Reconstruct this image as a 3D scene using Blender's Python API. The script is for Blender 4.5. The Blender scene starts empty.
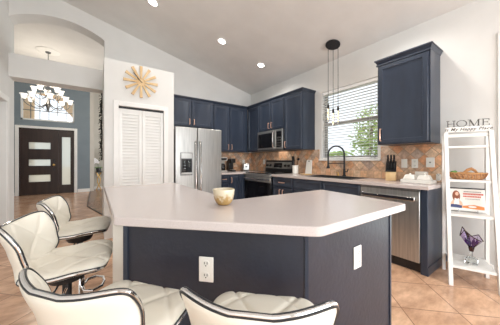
import bpy, bmesh, math, random
from mathutils import Vector, Matrix
random.seed(7)
C = bpy.context.scene.collection
SC = bpy.context.scene
PI = math.pi
R = math.radians

# ------------------------------------------------------------------ camera
cam_d = bpy.data.cameras.new('camera')
cam = bpy.data.objects.new('camera', cam_d); C.objects.link(cam)
cam.location = (0, 0, 1.172); cam.rotation_euler = (R(90), 0, R(-35))
cam_d.sensor_width = 36; cam_d.lens = 36 * 221.7 / 500; cam_d.shift_y = -1.9 / 500
cam_d.clip_start = 0.02
SC.camera = cam
# ------------------------------------------------------------------ world
w = bpy.data.worlds.new('world'); SC.world = w; w.use_nodes = True
wb = w.node_tree.nodes['Background']
wb.inputs[0].default_value = (0.86, 0.93, 1.0, 1); wb.inputs[1].default_value = 1.35
# ------------------------------------------------------------------ view
SC.view_settings.view_transform = 'Standard'
SC.view_settings.look = 'None'
SC.view_settings.exposure = 0.18
SC.view_settings.gamma = 1.0
SC.view_settings.use_curve_mapping = False
# ------------------------------------------------------------------ added area lamps standing in for daylight at unseen openings
def area(name, loc, rot, sx, sy, power, col=(1, 1, 1), shape='RECTANGLE', spread=180):
    d = bpy.data.lights.new(name, 'AREA'); d.shape = shape; d.size = sx; d.size_y = sy
    d.energy = power; d.color = col; d.spread = R(spread)
    o = bpy.data.objects.new(name, d); C.objects.link(o); o.location = loc; o.rotation_euler = rot
    return o
area('added_daylight_side', (3.50, -0.95, 1.2), (0, R(90), 0), 2.3, 2.3, 46, (0.93, 0.97, 1.0))  # added lamp lighting the room from the right
area('added_daylight_rear', (1.1, -3.35, 1.5), (R(90), 0, 0), 3.8, 2.4, 190, (0.93, 0.97, 1.0))  # added lamp behind the camera, main soft light of the room
area('added_daylight_dining', (3.55, 8.2, 1.7), (0, R(90), 0), 2.2, 2.6, 100, (0.95, 0.98, 1.0))  # added lamp lighting the foyer from the right

# ================================================================== helpers
class MB:
    def __init__(s): s.v = []; s.f = []
    def _add(s, vs, fs):
        b = len(s.v); s.v += [tuple(p) for p in vs]; s.f += [tuple(i + b for i in f) for f in fs]; return s
    def box(s, x0, x1, y0, y1, z0, z1):
        return s.hexa([(x0, y0, z0), (x1, y0, z0), (x1, y1, z0), (x0, y1, z0), (x0, y0, z1), (x1, y0, z1), (x1, y1, z1), (x0, y1, z1)])
    def hexa(s, p):
        return s._add(p, [(0, 3, 2, 1), (4, 5, 6, 7), (0, 1, 5, 4), (1, 2, 6, 5), (2, 3, 7, 6), (3, 0, 4, 7)])
    def cyl(s, p0, p1, r0, r1=None, n=16):
        if r1 is None: r1 = r0
        p0 = Vector(p0); p1 = Vector(p1); d = (p1 - p0).normalized()
        a = d.orthogonal().normalized(); b = d.cross(a)
        vs = []
        for p, r in ((p0, r0), (p1, r1)):
            for i in range(n):
                t = 2 * PI * i / n; vs.append(p + (a * math.cos(t) + b * math.sin(t)) * r)
        fs = [(i, (i + 1) % n, n + (i + 1) % n, n + i) for i in range(n)] + [tuple(range(n))[::-1], tuple(range(n, 2 * n))]
        return s._add(vs, fs)
    def tube(s, pts, r, n=8, closed=False):
        P = [Vector(p) for p in pts]; k = len(P); rr = r if isinstance(r, (list, tuple)) else [r] * k
        T = []
        for i in range(k):
            if closed: t = P[(i + 1) % k] - P[i - 1]
            else: t = P[min(i + 1, k - 1)] - P[max(i - 1, 0)]
            T.append(t.normalized() if t.length > 1e-9 else Vector((0, 0, 1)))
        a = T[0].orthogonal().normalized(); vs = []
        for i in range(k):
            a = a - T[i] * a.dot(T[i])
            a = a.normalized() if a.length > 1e-6 else T[i].orthogonal().normalized()
            b = T[i].cross(a)
            for j in range(n):
                t = 2 * PI * j / n; vs.append(P[i] + (a * math.cos(t) + b * math.sin(t)) * rr[i])
        fs = []
        for i in range(k if closed else k - 1):
            q = (i + 1) % k
            for j in range(n): fs.append((i * n + j, i * n + (j + 1) % n, q * n + (j + 1) % n, q * n + j))
        if not closed: fs += [tuple(range(n))[::-1], tuple(range((k - 1) * n, k * n))]
        return s._add(vs, fs)
    def lathe(s, prof, c=(0, 0, 0), n=24, sx=1, sy=1, caps=True):
        vs = []; k = len(prof)
        for r, z in prof:
            r = max(r, 1e-4)
            for j in range(n):
                t = 2 * PI * j / n; vs.append((c[0] + r * math.cos(t) * sx, c[1] + r * math.sin(t) * sy, c[2] + z))
        fs = [(i * n + j, i * n + (j + 1) % n, (i + 1) * n + (j + 1) % n, (i + 1) * n + j) for i in range(k - 1) for j in range(n)]
        if caps: fs += [tuple(range(n))[::-1], tuple(range((k - 1) * n, k * n))]
        return s._add(vs, fs)
    def prism(s, poly, a, b, plane='xy'):
        m = {'xy': lambda p, h: (p[0], p[1], h), 'xz': lambda p, h: (p[0], h, p[1]), 'yz': lambda p, h: (h, p[0], p[1])}[plane]
        n = len(poly); vs = [m(p, a) for p in poly] + [m(p, b) for p in poly]
        fs = [tuple(range(n))[::-1], tuple(range(n, 2 * n))] + [(i, (i + 1) % n, n + (i + 1) % n, n + i) for i in range(n)]
        return s._add(vs, fs)
    def ball(s, c, r, sx=1, sy=1, sz=1, n=14, m=9):
        prof = [(math.sin(PI * i / m) * r, -math.cos(PI * i / m) * r * sz) for i in range(m + 1)]
        return s.lathe(prof, c, n, sx, sy)
    def panel(s, x0, x1, z0, z1, y, th=.02, fr=.05, rec=.008):
        def ring(i, yy): return [(x0 + i, yy, z0 + i), (x1 - i, yy, z0 + i), (x1 - i, yy, z1 - i), (x0 + i, yy, z1 - i)]
        rs = [ring(0, y), ring(0, y - th + .006), ring(.006, y - th), ring(fr, y - th), ring(fr + .003, y - th + rec * .6), ring(fr + .018, y - th + rec)]
        vs = sum(rs, []); fs = [(3, 2, 1, 0)]
        for k in range(len(rs) - 1):
            for j in range(4): fs.append((k * 4 + j, k * 4 + (j + 1) % 4, k * 4 + 4 + (j + 1) % 4, k * 4 + 4 + j))
        e = (len(rs) - 1) * 4; fs.append((e, e + 1, e + 2, e + 3))
        return s._add(vs, fs)
    def xf(s, M): s.v = [tuple(M @ Vector(p)) for p in s.v]; return s
    def build(s, name, mat, parent=None, bevel=0, smooth=True, angle=35, seg=2):
        me = bpy.data.meshes.new(name); me.from_pydata(s.v, [], s.f); me.update()
        bm = bmesh.new(); bm.from_mesh(me); bmesh.ops.recalc_face_normals(bm, faces=bm.faces); bm.to_mesh(me); bm.free()
        me.materials.append(mat)
        if smooth:
            me.polygons.foreach_set('use_smooth', [True] * len(me.polygons)); me.set_sharp_from_angle(angle=R(angle))
        o = bpy.data.objects.new(name, me); C.objects.link(o)
        if parent: o.parent = parent
        if bevel:
            b = o.modifiers.new('bevel', 'BEVEL'); b.width = bevel; b.segments = seg; b.limit_method = 'ANGLE'; b.angle_limit = R(40)
        return o

def tag(o, label, cat, group=None):
    o['label'] = label; o['category'] = cat
    if group: o['group'] = group
    return o
def thing(name, label, cat, loc=(0, 0, 0), rz=0, group=None):
    o = bpy.data.objects.new(name, None); C.objects.link(o); o.location = loc; o.rotation_euler = (0, 0, rz)
    o.empty_display_size = .1
    return tag(o, label, cat, group)
def struct(o): o['kind'] = 'structure'; return o
def copy_tree(o, parent=None):
    c = o.copy(); C.objects.link(c)
    if parent is not None: c.parent = parent
    for ch in [x for x in bpy.data.objects if x.parent == o]: copy_tree(ch, c)
    return c

# ------------------------------------------------------------------ materials
def lin(r, g, b):
    f = lambda c: ((c / 255 + .055) / 1.055) ** 2.4 if c / 255 > .04045 else c / 255 / 12.92
    return (f(r), f(g), f(b), 1)
def base_mat(name, col, rough=.5, metal=0, **kw):
    m = bpy.data.materials.new(name); m.use_nodes = True; nt = m.node_tree
    p = nt.nodes['Principled BSDF']; p.inputs['Base Color'].default_value = col
    p.inputs['Roughness'].default_value = rough; p.inputs['Metallic'].default_value = metal
    for k, v in kw.items(): p.inputs[k.replace('_', ' ')].default_value = v
    return m
def noisy(name, c1, c2, scale=8, rough=.5, metal=0, bump=0, stretch=(1, 1, 1), bscale=None, detail=4, lo=.35, hi=.65, dist=.01, **kw):
    m = base_mat(name, c1, rough, metal, **kw); nt = m.node_tree; N = nt.nodes; L = nt.links; p = N['Principled BSDF']
    tc = N.new('ShaderNodeTexCoord'); mp = N.new('ShaderNodeMapping'); mp.inputs['Scale'].default_value = stretch
    L.new(tc.outputs['Object'], mp.inputs['Vector'])
    n = N.new('ShaderNodeTexNoise'); n.inputs['Scale'].default_value = scale; n.inputs['Detail'].default_value = detail
    L.new(mp.outputs[0], n.inputs['Vector'])
    r = N.new('ShaderNodeValToRGB'); r.color_ramp.elements[0].color = c1; r.color_ramp.elements[1].color = c2
    r.color_ramp.elements[0].position = lo; r.color_ramp.elements[1].position = hi
    L.new(n.outputs['Fac'], r.inputs[0]); L.new(r.outputs[0], p.inputs['Base Color'])
    if bump:
        n2 = N.new('ShaderNodeTexNoise'); n2.inputs['Scale'].default_value = bscale or scale; n2.inputs['Detail'].default_value = 3
        L.new(mp.outputs[0], n2.inputs['Vector'])
        b = N.new('ShaderNodeBump'); b.inputs['Strength'].default_value = bump; b.inputs['Distance'].default_value = dist
        L.new(n2.outputs['Fac'], b.inputs['Height']); L.new(b.outputs[0], p.inputs['Normal'])
    return m
def tile_mat(name, A, ca, B, cb, cols, grout, g=.012, rough=.45, nscale=6, namount=.5, bump=.3, ncols=None, nstretch=(1, 1, 1)):
    """square tiles: tile coordinates a = pos.A + ca, b = pos.B + cb, one random tone each"""
    m = base_mat(name, grout, rough); nt = m.node_tree; N = nt.nodes; L = nt.links; p = N['Principled BSDF']
    tc = N.new('ShaderNodeTexCoord')
    def M(op, a, b=None):
        n = N.new('ShaderNodeMath'); n.operation = op
        for i, x in enumerate((a, b)):
            if x is None: continue
            if hasattr(x, 'is_output'): L.new(x, n.inputs[i])
            else: n.inputs[i].default_value = x
        return n.outputs[0]
    def co(V, c):
        d = N.new('ShaderNodeVectorMath'); d.operation = 'DOT_PRODUCT'; L.new(tc.outputs['Object'], d.inputs[0]); d.inputs[1].default_value = V
        return M('ADD', d.outputs['Value'], c)
    a = co(A, ca); b = co(B, cb)
    def edge(x):
        f = M('FRACT', x); return M('MINIMUM', f, M('SUBTRACT', 1.0, f))
    e = M('MINIMUM', edge(a), edge(b))
    cx = N.new('ShaderNodeCombineXYZ'); L.new(M('FLOOR', a), cx.inputs[0]); L.new(M('FLOOR', b), cx.inputs[1])
    wn = N.new('ShaderNodeTexWhiteNoise'); wn.noise_dimensions = '3D'; L.new(cx.outputs[0], wn.inputs['Vector'])
    r = N.new('ShaderNodeValToRGB'); cr = r.color_ramp; cr.interpolation = 'LINEAR'
    while len(cr.elements) < len(cols): cr.elements.new(.5)
    for i, c in enumerate(cols): cr.elements[i].position = i / max(1, len(cols) - 1); cr.elements[i].color = c
    L.new(wn.outputs['Value'], r.inputs[0])
    mp = N.new('ShaderNodeMapping'); mp.inputs['Scale'].default_value = nstretch; L.new(tc.outputs['Object'], mp.inputs[0])
    n = N.new('ShaderNodeTexNoise'); n.inputs['Scale'].default_value = nscale; n.inputs['Detail'].default_value = 6; n.inputs['Roughness'].default_value = .65
    L.new(mp.outputs[0], n.inputs['Vector'])
    r2 = N.new('ShaderNodeValToRGB'); nc = ncols or [(.6, .55, .52, 1), (1.4, 1.36, 1.3, 1)]
    r2.color_ramp.elements[0].color = nc[0]; r2.color_ramp.elements[1].color = nc[1]
    r2.color_ramp.elements[0].position = .35; r2.color_ramp.elements[1].position = .68
    L.new(n.outputs['Fac'], r2.inputs[0])
    mx = N.new('ShaderNodeMixRGB'); mx.blend_type = 'MULTIPLY'; mx.inputs[0].default_value = namount
    L.new(r.outputs[0], mx.inputs[1]); L.new(r2.outputs[0], mx.inputs[2])
    gm = N.new('ShaderNodeMixRGB'); L.new(M('LESS_THAN', e, g), gm.inputs[0]); L.new(mx.outputs[0], gm.inputs[1]); gm.inputs[2].default_value = grout
    L.new(gm.outputs[0], p.inputs['Base Color'])
    bp = N.new('ShaderNodeBump'); bp.inputs['Strength'].default_value = bump; bp.inputs['Distance'].default_value = .006
    L.new(M('ADD', M('MINIMUM', M('MULTIPLY', e, 12.0), 1.0), M('MULTIPLY', n.outputs['Fac'], .5)), bp.inputs['Height']); L.new(bp.outputs[0], p.inputs['Normal'])
    return m
def emit(name, col, strength):
    m = base_mat(name, col, .5); p = m.node_tree.nodes['Principled BSDF']
    p.inputs['Emission Color'].default_value = col; p.inputs['Emission Strength'].default_value = strength
    return m
def thin_glass(name, tint=(1, 1, 1, 1), frost=0.0):
    m = bpy.data.materials.new(name); m.use_nodes = True; nt = m.node_tree; N = nt.nodes; L = nt.links
    out = N['Material Output']; N.remove(N['Principled BSDF'])
    t = N.new('ShaderNodeBsdfTransparent'); t.inputs[0].default_value = tint
    g = N.new('ShaderNodeBsdfGlossy'); g.inputs['Roughness'].default_value = .03
    fr = N.new('ShaderNodeFresnel'); fr.inputs[0].default_value = 1.45
    mx = N.new('ShaderNodeMixShader'); L.new(fr.outputs[0], mx.inputs[0]); L.new(t.outputs[0], mx.inputs[1]); L.new(g.outputs[0], mx.inputs[2])
    last = mx
    if frost:
        tl = N.new('ShaderNodeBsdfTranslucent'); tl.inputs[0].default_value = (.9, .92, .88, 1)
        df = N.new('ShaderNodeBsdfDiffuse'); df.inputs[0].default_value = (.85, .86, .84, 1)
        m1 = N.new('ShaderNodeMixShader'); m1.inputs[0].default_value = .3; L.new(tl.outputs[0], m1.inputs[1]); L.new(df.outputs[0], m1.inputs[2])
        m2 = N.new('ShaderNodeMixShader'); m2.inputs[0].default_value = frost; L.new(mx.outputs[0], m2.inputs[1]); L.new(m1.outputs[0], m2.inputs[2]); last = m2
    L.new(last.outputs[0], out.inputs['Surface'])
    return m

K = 1 / .575
m_floor = tile_mat('floor tile', (K, K, 0), -2.76 * K, (K, -K, 0), -1.82 * K,
                   [lin(212, 172, 142), lin(222, 184, 154), lin(204, 162, 132)], lin(150, 116, 92), g=.009, rough=.2, nscale=4.2, namount=.85, bump=.15,
                   ncols=[(.66, .58, .52, 1), (1.22, 1.2, 1.18, 1)], nstretch=(1, 2.2, 1))
m_wood_floor = tile_mat('dining wood floor', (1 / .14, 0, 0), 0, (0, 1 / 1.1, 0), 0, [lin(120, 92, 76), lin(148, 116, 96), lin(134, 106, 90)], lin(70, 52, 42), g=.006, rough=.25, nscale=6, nstretch=(6, 1, 1))
m_slate = tile_mat('slate diamonds', (6.7, 6.7, 6.7), .3, (6.7, 6.7, -6.7), .1,
                   [lin(224, 178, 140), lin(188, 164, 148), lin(236, 194, 156), lin(212, 158, 120), lin(228, 200, 172), lin(178, 160, 150), lin(226, 176, 134)], lin(178, 150, 126), g=.03, rough=.55, nscale=18, namount=.8, bump=.4)
m_slate_row = tile_mat('slate border row', (9.6, 9.6, 0), .2, (0, 0, 9.6), -8.775 - .0,
                   [lin(226, 184, 146), lin(190, 168, 152), lin(236, 198, 162), lin(212, 162, 126), lin(218, 190, 162)], lin(178, 150, 126), g=.025, rough=.55, nscale=18, namount=.6, bump=.4)
m_wall = noisy('wall paint', lin(226, 225, 222), lin(230, 229, 226), 3, .75, bump=.04, bscale=90)
m_ceil = noisy('ceiling paint', lin(228, 226, 223), lin(233, 231, 228), 3, .85, bump=.25, bscale=38, dist=.006)
m_blue = noisy('blue wall paint', lin(128, 140, 148), lin(132, 144, 152), 3, .7)
m_beige = noisy('beige wall paint', lin(205, 200, 190), lin(210, 205, 196), 3, .7)
m_white = noisy('white trim paint', lin(238, 237, 234), lin(242, 241, 238), 6, .4)
m_navy = noisy('navy cabinet paint', lin(44, 52, 67), lin(51, 60, 75), 9, .3, bump=.03, bscale=60, stretch=(1, 1, .2))
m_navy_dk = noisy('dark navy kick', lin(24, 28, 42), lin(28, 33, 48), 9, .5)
m_navy_panel = noisy('navy island paint', lin(37, 40, 51), lin(44, 47, 59), 4, .4, bump=.12, bscale=45)
m_counter = noisy('pale speckled laminate', lin(196, 185, 182), lin(210, 200, 197), 420, .2, detail=2, lo=.4, hi=.6)
m_steel = noisy('brushed stainless', lin(176, 176, 174), lin(196, 195, 192), 60, .3, .85, stretch=(1, 1, .04), bump=.02, bscale=80)
m_steel_dk = noisy('dark stainless', lin(120, 120, 120), lin(140, 138, 136), 60, .35, .9, stretch=(1, 1, .04))
m_chrome = base_mat('chrome', (.82, .82, .82, 1), .08, 1)
m_black = noisy('black enamel', (.012, .012, .013, 1), (.018, .018, .02, 1), 20, .3)
m_blackglass = base_mat('black glass', (.008, .008, .01, 1), .05)
m_matblack = noisy('matte black metal', (.018, .018, .02, 1), (.026, .026, .028, 1), 30, .45, .4)
m_copper = noisy('brushed copper', lin(226, 180, 158), lin(236, 194, 172), 40, .3, .7)
m_gold = noisy('brushed gold', lin(206, 164, 96), lin(222, 184, 116), 40, .28, .9)
m_leather = noisy('cream leather', lin(226, 220, 206), lin(232, 227, 214), 5, .38, bump=.06, bscale=160, dist=.003)
m_piping = base_mat('dark piping', (.02, .022, .025, 1), .3)
m_oak = noisy('light wood', lin(216, 180, 130), lin(232, 202, 156), 14, .5, stretch=(1, 1, .2))
m_oak_end = noisy('darker wood tip', lin(176, 128, 78), lin(196, 148, 96), 14, .5)
m_darkwood = noisy('dark brown door wood', lin(48, 34, 30), lin(60, 44, 38), 10, .4, stretch=(1, 1, .08))
m_frost = thin_glass('frosted door glass', (.96, .98, .95, 1), .55)
m_glass = thin_glass('window glass')
m_clear = base_mat('clear glass', (.95, .98, .97, 1), .02, 0, Transmission_Weight=1.0, IOR=1.45)
m_purple = base_mat('purple glass', lin(96, 40, 150), .08, 0, Transmission_Weight=.45, IOR=1.4)
m_brownglass = base_mat('dark amber glass', lin(70, 40, 40), .1, 0, Transmission_Weight=.3)
m_silverp = noisy('silver plastic', lin(196, 192, 186), lin(208, 204, 198), 20, .35, .2)
m_petalglass = thin_glass('violet tinted glass', (.86, .80, .92, 1))
m_palm = noisy('sunlit palm leaf', lin(150, 180, 84), lin(190, 206, 120), 5, .5)
m_alu = noisy('grey window frame', lin(168, 167, 164), lin(178, 177, 174), 8, .5)
m_shade = emit('frosted lamp glass', (1, .95, .88, 1), .75)
m_can = emit('lit downlight lens', (1, .96, .9, 1), 14)
m_filament = emit('glowing filament', (1, .62, .28, 1), 3)
m_slat = base_mat('white blind slat', lin(246, 246, 245), .5)
m_plastic = base_mat('white plastic', lin(240, 238, 232), .35)
m_slot = base_mat('dark slot', (.03, .03, .03, 1), .5)
m_ceramic = base_mat('white ceramic', lin(240, 237, 230), .2)
m_washed = noisy('whitewashed wood', lin(232, 230, 226), lin(242, 240, 236), 12, .55, stretch=(1, 1, .3))
m_wicker = noisy('brown wicker', lin(126, 84, 54), lin(196, 156, 116), 60, .7, bump=.5, bscale=60)
m_leaf = noisy('green leaf', lin(70, 120, 50), lin(130, 170, 80), 6, .5)
m_darkleaf = noisy('dark twisted foliage', lin(28, 29, 20), lin(46, 45, 30), 20, .7)
m_grass = noisy('lawn', lin(110, 140, 70), lin(150, 170, 100), 12, .9)
m_bark = noisy('palm bark', lin(120, 100, 80), lin(160, 138, 112), 14, .9, bump=.4)
m_stucco = noisy('tan stucco', lin(226, 196, 160), lin(234, 206, 172), 14, .9)
m_petal = base_mat('white petal', lin(245, 242, 244), .5)
m_red = base_mat('red print', lin(206, 72, 52), .5)
m_grey_ink = base_mat('grey print', lin(110, 106, 104), .5)
m_ink = noisy('dark sign metal', lin(74, 70, 66), lin(88, 84, 80), 20, .45, .4)
m_skin = base_mat('printed skin tone', lin(236, 190, 164), .5)
m_hair = base_mat('printed brown hair', lin(140, 78, 48), .5)
m_bluep = base_mat('printed blue', lin(66, 76, 120), .5)
m_orange = base_mat('printed orange', lin(226, 140, 76), .5)
m_paper = base_mat('printed paper', lin(240, 236, 230), .5)
m_spoon = noisy('wooden utensil', lin(176, 122, 76), lin(196, 142, 92), 16, .6)
m_sink = noisy('black composite', (.02, .02, .022, 1), (.035, .035, .038, 1), 150, .4)
# gold-flecked glass bowl
def bowl_mat():
    m = base_mat('gold leaf ceramic', lin(225, 215, 195), .2); nt = m.node_tree; N = nt.nodes; L = nt.links; p = N['Principled BSDF']
    tc = N.new('ShaderNodeTexCoord'); s = N.new('ShaderNodeSeparateXYZ'); L.new(tc.outputs['Object'], s.inputs[0])
    n = N.new('ShaderNodeTexNoise'); n.inputs['Scale'].default_value = 42; L.new(tc.outputs['Object'], n.inputs['Vector'])
    a = N.new('ShaderNodeMath'); a.operation = 'MULTIPLY_ADD'; L.new(n.outputs['Fac'], a.inputs[0]); a.inputs[1].default_value = .10; L.new(s.outputs[2], a.inputs[2])
    r = N.new('ShaderNodeValToRGB'); r.color_ramp.elements[0].position = .085; r.color_ramp.elements[0].color = lin(176, 142, 88)
    r.color_ramp.elements[1].position = .115; r.color_ramp.elements[1].color = lin(214, 202, 176)
    L.new(a.outputs[0], r.inputs[0]); L.new(r.outputs[0], p.inputs['Base Color']); return m
m_bowl = bowl_mat()

# ================================================================== THE SETTING
XR, YB, YT, XL = 3.37, 4.77, 5.05, -1.053        # right wall, back wall front/rear face, left wall
def zc(x): return 2.9 + .2387 * (XR - x)          # vaulted ceiling
YR = -3.3                                          # rear wall of the room
struct(MB().box(-3.2, 4.2, YR - .2, 11.2, -.1, 0).build('floor', m_floor, smooth=False))
struct(MB().prism([(-.16, 9.2), (-.16, 7.04), (.17, 5.64), (.17, 5.08), (3.5, 5.08), (3.5, 10.95), (-.14, 10.95), (-.14, 9.2)], 0, .006).build('floor', m_wood_floor, smooth=False))
t = MB().tube([(-.14, 10.38, .004), (-.16, 7.04, .004), (.17, 5.6, .004)], .012, 6)
struct(t.build('trim_1', m_darkwood))
struct(MB().prism([(XL - .2, zc(XL - .2)), (XR + .15, zc(XR + .15)), (XR + .15, zc(XR + .15) + .12), (XL - .2, zc(XL - .2) + .12)], YR - .15, YB + .02, 'xz').build('ceiling', m_ceil, smooth=False))
struct(MB().box(-3.1, 3.65, YT, 11.1, 4.1, 4.2).build('ceiling', m_ceil, smooth=False))
# right wall with the kitchen window and a sliding glass door added beyond the frame
wy0, wy1, wz0, wz1 = 1.575, 2.545, 1.20, 2.40
sy0, sy1, sz1 = -2.15, .33, 2.40
m = MB(); zt = 2.93
m.box(XR, XR + .15, YR, sy0, 0, zt).box(XR, XR + .15, sy0, sy1, sz1, zt).box(XR, XR + .15, sy1, wy0, 0, zt)
m.box(XR, XR + .15, wy0, wy1, 0, wz0).box(XR, XR + .15, wy0, wy1, wz1, zt).box(XR, XR + .15, wy1, YT, 0, zt)
struct(m.build('wall_right', m_wall, smooth=False))
# back wall: opening to the foyer, header, arched niche, solid part behind the kitchen
ox = .145
m = MB()
m.prism([(ox, 0), (XR, 0), (XR, 2.9), (ox, zc(ox))], YB, YT, 'xz')
m.box(XL, ox, YB, YT, 2.436, 2.785)
arc = [(XL + (ox - XL) * i / 24, 3.33 + .18 * math.sin(PI * i / 24) ** .8) for i in range(25)]
m.prism(arc + [(ox, zc(ox)), (XL, zc(XL))], YB, YT, 'xz')
struct(m.build('wall_back', m_wall, smooth=False))
# foyer side of that plane, left of the opening
struct(MB().box(-3.1, XL - .151, YT - .15, YT, 0, 4.1).build('wall_foyer_near', m_wall, smooth=False))
m = MB(); m.prism([(XL - .15, 0), (XL, 0), (XL, zc(XL)), (XL - .15, zc(XL - .15))], 4.67, YT, 'xz')
m.prism([(XL - .15, 0), (XL, 0), (XL, zc(XL)), (XL - .15, zc(XL - .15))], YR, 3.82, 'xz')
m.prism([(XL - .15, 2.03), (XL, 2.03), (XL, zc(XL)), (XL - .15, zc(XL - .15))], 3.82, 4.67, 'xz')
struct(m.build('wall_left', m_wall, smooth=False))
# left door in its casing
d = MB().panel(0, .85, .01, 2.02, 0, .04, .11, .01)
do = d.build('door_2', m_white); do.rotation_euler = (0, 0, R(90)); do.location = (XL - .14, 3.82, 0); struct(do)
m = MB(); m.box(XL, XL + .016, 4.665, 4.745, 0, 2.11).box(XL, XL + .016, 3.745, 3.825, 0, 2.11).box(XL, XL + .016, 3.825, 4.665, 2.03, 2.11)
struct(m.build('trim_2', m_white, bevel=.004))
# unseen rear wall; its wide window is added to bring in daylight
m = MB(); rx0, rx1 = -.75, 2.95
m.prism([(XL - .15, 0), (rx0, 0), (rx0, zc(rx0)), (XL - .15, zc(XL - .15))], YR - .15, YR, 'xz')
m.prism([(rx1, 0), (XR + .15, 0), (XR + .15, zc(XR + .15)), (rx1, zc(rx1))], YR - .15, YR, 'xz')
m.prism([(rx0, 2.7), (rx1, 2.7), (rx1, zc(rx1)), (rx0, zc(rx0))], YR - .15, YR, 'xz'); m.box(rx0, rx1, YR - .15, YR, 0, .3)
struct(m.build('wall_rear', m_wall, smooth=False))
# foyer walls: blue entrance wall with door and transom openings
FY = 10.4
dx0, dx1, dz1 = -2.06, -.62, 2.27
tx0, tx1, tz0, tz1 = -2.02, -.62, 2.55, 3.25
m = MB(); m.box(-3.1, dx0, FY, FY + .15, 0, 4.1).box(dx1, -.15, FY, FY + .15, 0, 4.1)
m.box(dx0, dx1, FY, FY + .15, dz1, tz0); m.box(dx0, tx0, FY, FY + .15, tz0, 4.1)
tarc = [(tx0 + (tx1 - tx0) * i / 20, tz1 + .30 * math.sin(PI * i / 20) ** .75) for i in range(21)]
m.prism(tarc + [(tx1, 4.1), (tx0, 4.1)], FY, FY + .15, 'xz')
struct(m.build('wall_foyer_door', m_blue, smooth=False))
struct(MB().box(-3.1, -3.0, YT, FY, 0, 4.1).build('wall_foyer_left', m_blue, smooth=False))
m = MB().box(-.15, 3.65, 10.95, 11.1, 0, 4.1)
struct(m.build('wall_dining', m_beige, smooth=False))
struct(MB().box(-.15, -.02, FY, 10.95, 0, 4.1).build('wall_foyer_return', m_beige, smooth=False))
m = MB().box(3.5, 3.65, YT, 6.9, 0, 4.1).box(3.5, 3.65, 9.5, 10.95, 0, 4.1).box(3.5, 3.65, 6.9, 9.5, 0, .5).box(3.5, 3.65, 6.9, 9.5, 2.9, 4.1)
struct(m.build('wall_dining_right', m_beige, smooth=False))
# baseboards
struct(MB().box(XR - .015, XR, sy1 + .1, .80, 0, .10).build('baseboard_right', m_white, bevel=.004))
struct(MB().box(-3.0, dx0 - .1, FY - .016, FY, 0, .12).box(dx1 + .1, -.15, FY - .016, FY, 0, .12).build('baseboard_foyer', m_white, bevel=.004))
struct(MB().box(-.02, 3.5, 10.93, 10.95, .006, .12).build('baseboard_dining', m_white, bevel=.004))
# white casing at the right edge; its sliding glass door is added for daylight
m = MB(); m.box(XR - .02, XR, sy1, sy1 + .07, 0, sz1 + .07).box(XR - .02, XR, sy0 - .07, sy0, 0, sz1 + .07).box(XR - .02, XR, sy0, sy1, sz1, sz1 + .07)
struct(m.build('trim_3', m_white, bevel=.004))
m = MB(); yc = (sy0 + sy1) / 2
for a, b in ((sy0, yc), (yc, sy1)):
    m.box(XR + .04, XR + .09, a, a + .06, .02, sz1).box(XR + .04, XR + .09, b - .06, b, .02, sz1).box(XR + .04, XR + .09, a, b, .02, .1).box(XR + .04, XR + .09, a, b, sz1 - .07, sz1)
dd = struct(m.build('door_4', m_white)); MB().box(XR + .06, XR + .066, sy0 + .06, sy1 - .06, .1, sz1 - .07).build('glass_pane', m_glass, dd)
m = MB(); m.box(rx0, rx1, YR - .1, YR - .05, .3, .37).box(rx0, rx1, YR - .1, YR - .05, 2.63, 2.7)
for i in range(4):
    x = rx0 + (rx1 - rx0 - .06) * i / 3; m.box(x, x + .06, YR - .1, YR - .05, .37, 2.63)
dd = struct(m.build('window_3', m_white)); MB().box(rx0, rx1, YR - .075, YR - .07, .37, 2.63).build('glass_pane', m_glass, dd)  # invented window around the added rear lamp
m = MB(); m.box(3.55, 3.6, 6.9, 9.5, .5, .57).box(3.55, 3.6, 6.9, 9.5, 2.83, 2.9)
for i in range(4):
    y = 6.9 + (2.6 - .06) * i / 3; m.box(3.55, 3.6, y, y + .06, .57, 2.83)
dd = struct(m.build('window_4', m_white)); MB().box(3.57, 3.576, 6.9, 9.5, .57, 2.83).build('glass_pane', m_glass, dd)  # invented dining window, out of view, around the added lamp

# kitchen window: frame, panes, sill
m = MB(); fx0, fx1 = XR + .085, XR + .125
m.box(fx0, fx1, wy0, wy0 + .045, wz0, wz1).box(fx0, fx1, wy1 - .045, wy1, wz0, wz1).box(fx0, fx1, wy0, wy1, wz1 - .045, wz1).box(fx0, fx1, wy0, wy1, wz0, wz0 + .05).box(fx0 - .01, fx1, wy0, wy1, 1.79, 1.84)
win = struct(m.build('window_1', m_alu, bevel=.003))
MB().box(fx0 + .015, fx0 + .021, wy0 + .045, wy1 - .045, wz0 + .05, wz1 - .045).build('glass_pane', m_glass, win)
MB().box(XR - .035, fx0, wy0 - .0, wy1 + .0, wz0 - .03, wz0 + .004).box(XR - .035, XR - .0008, wy0 - .045, wy0 - .0002, wz0 - .03, wz0 + .004).box(XR - .035, XR - .0008, wy1 + .0002, wy1 + .045, wz0 - .03, wz0 + .004).build('window_sill', m_white, win, bevel=.004)
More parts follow.
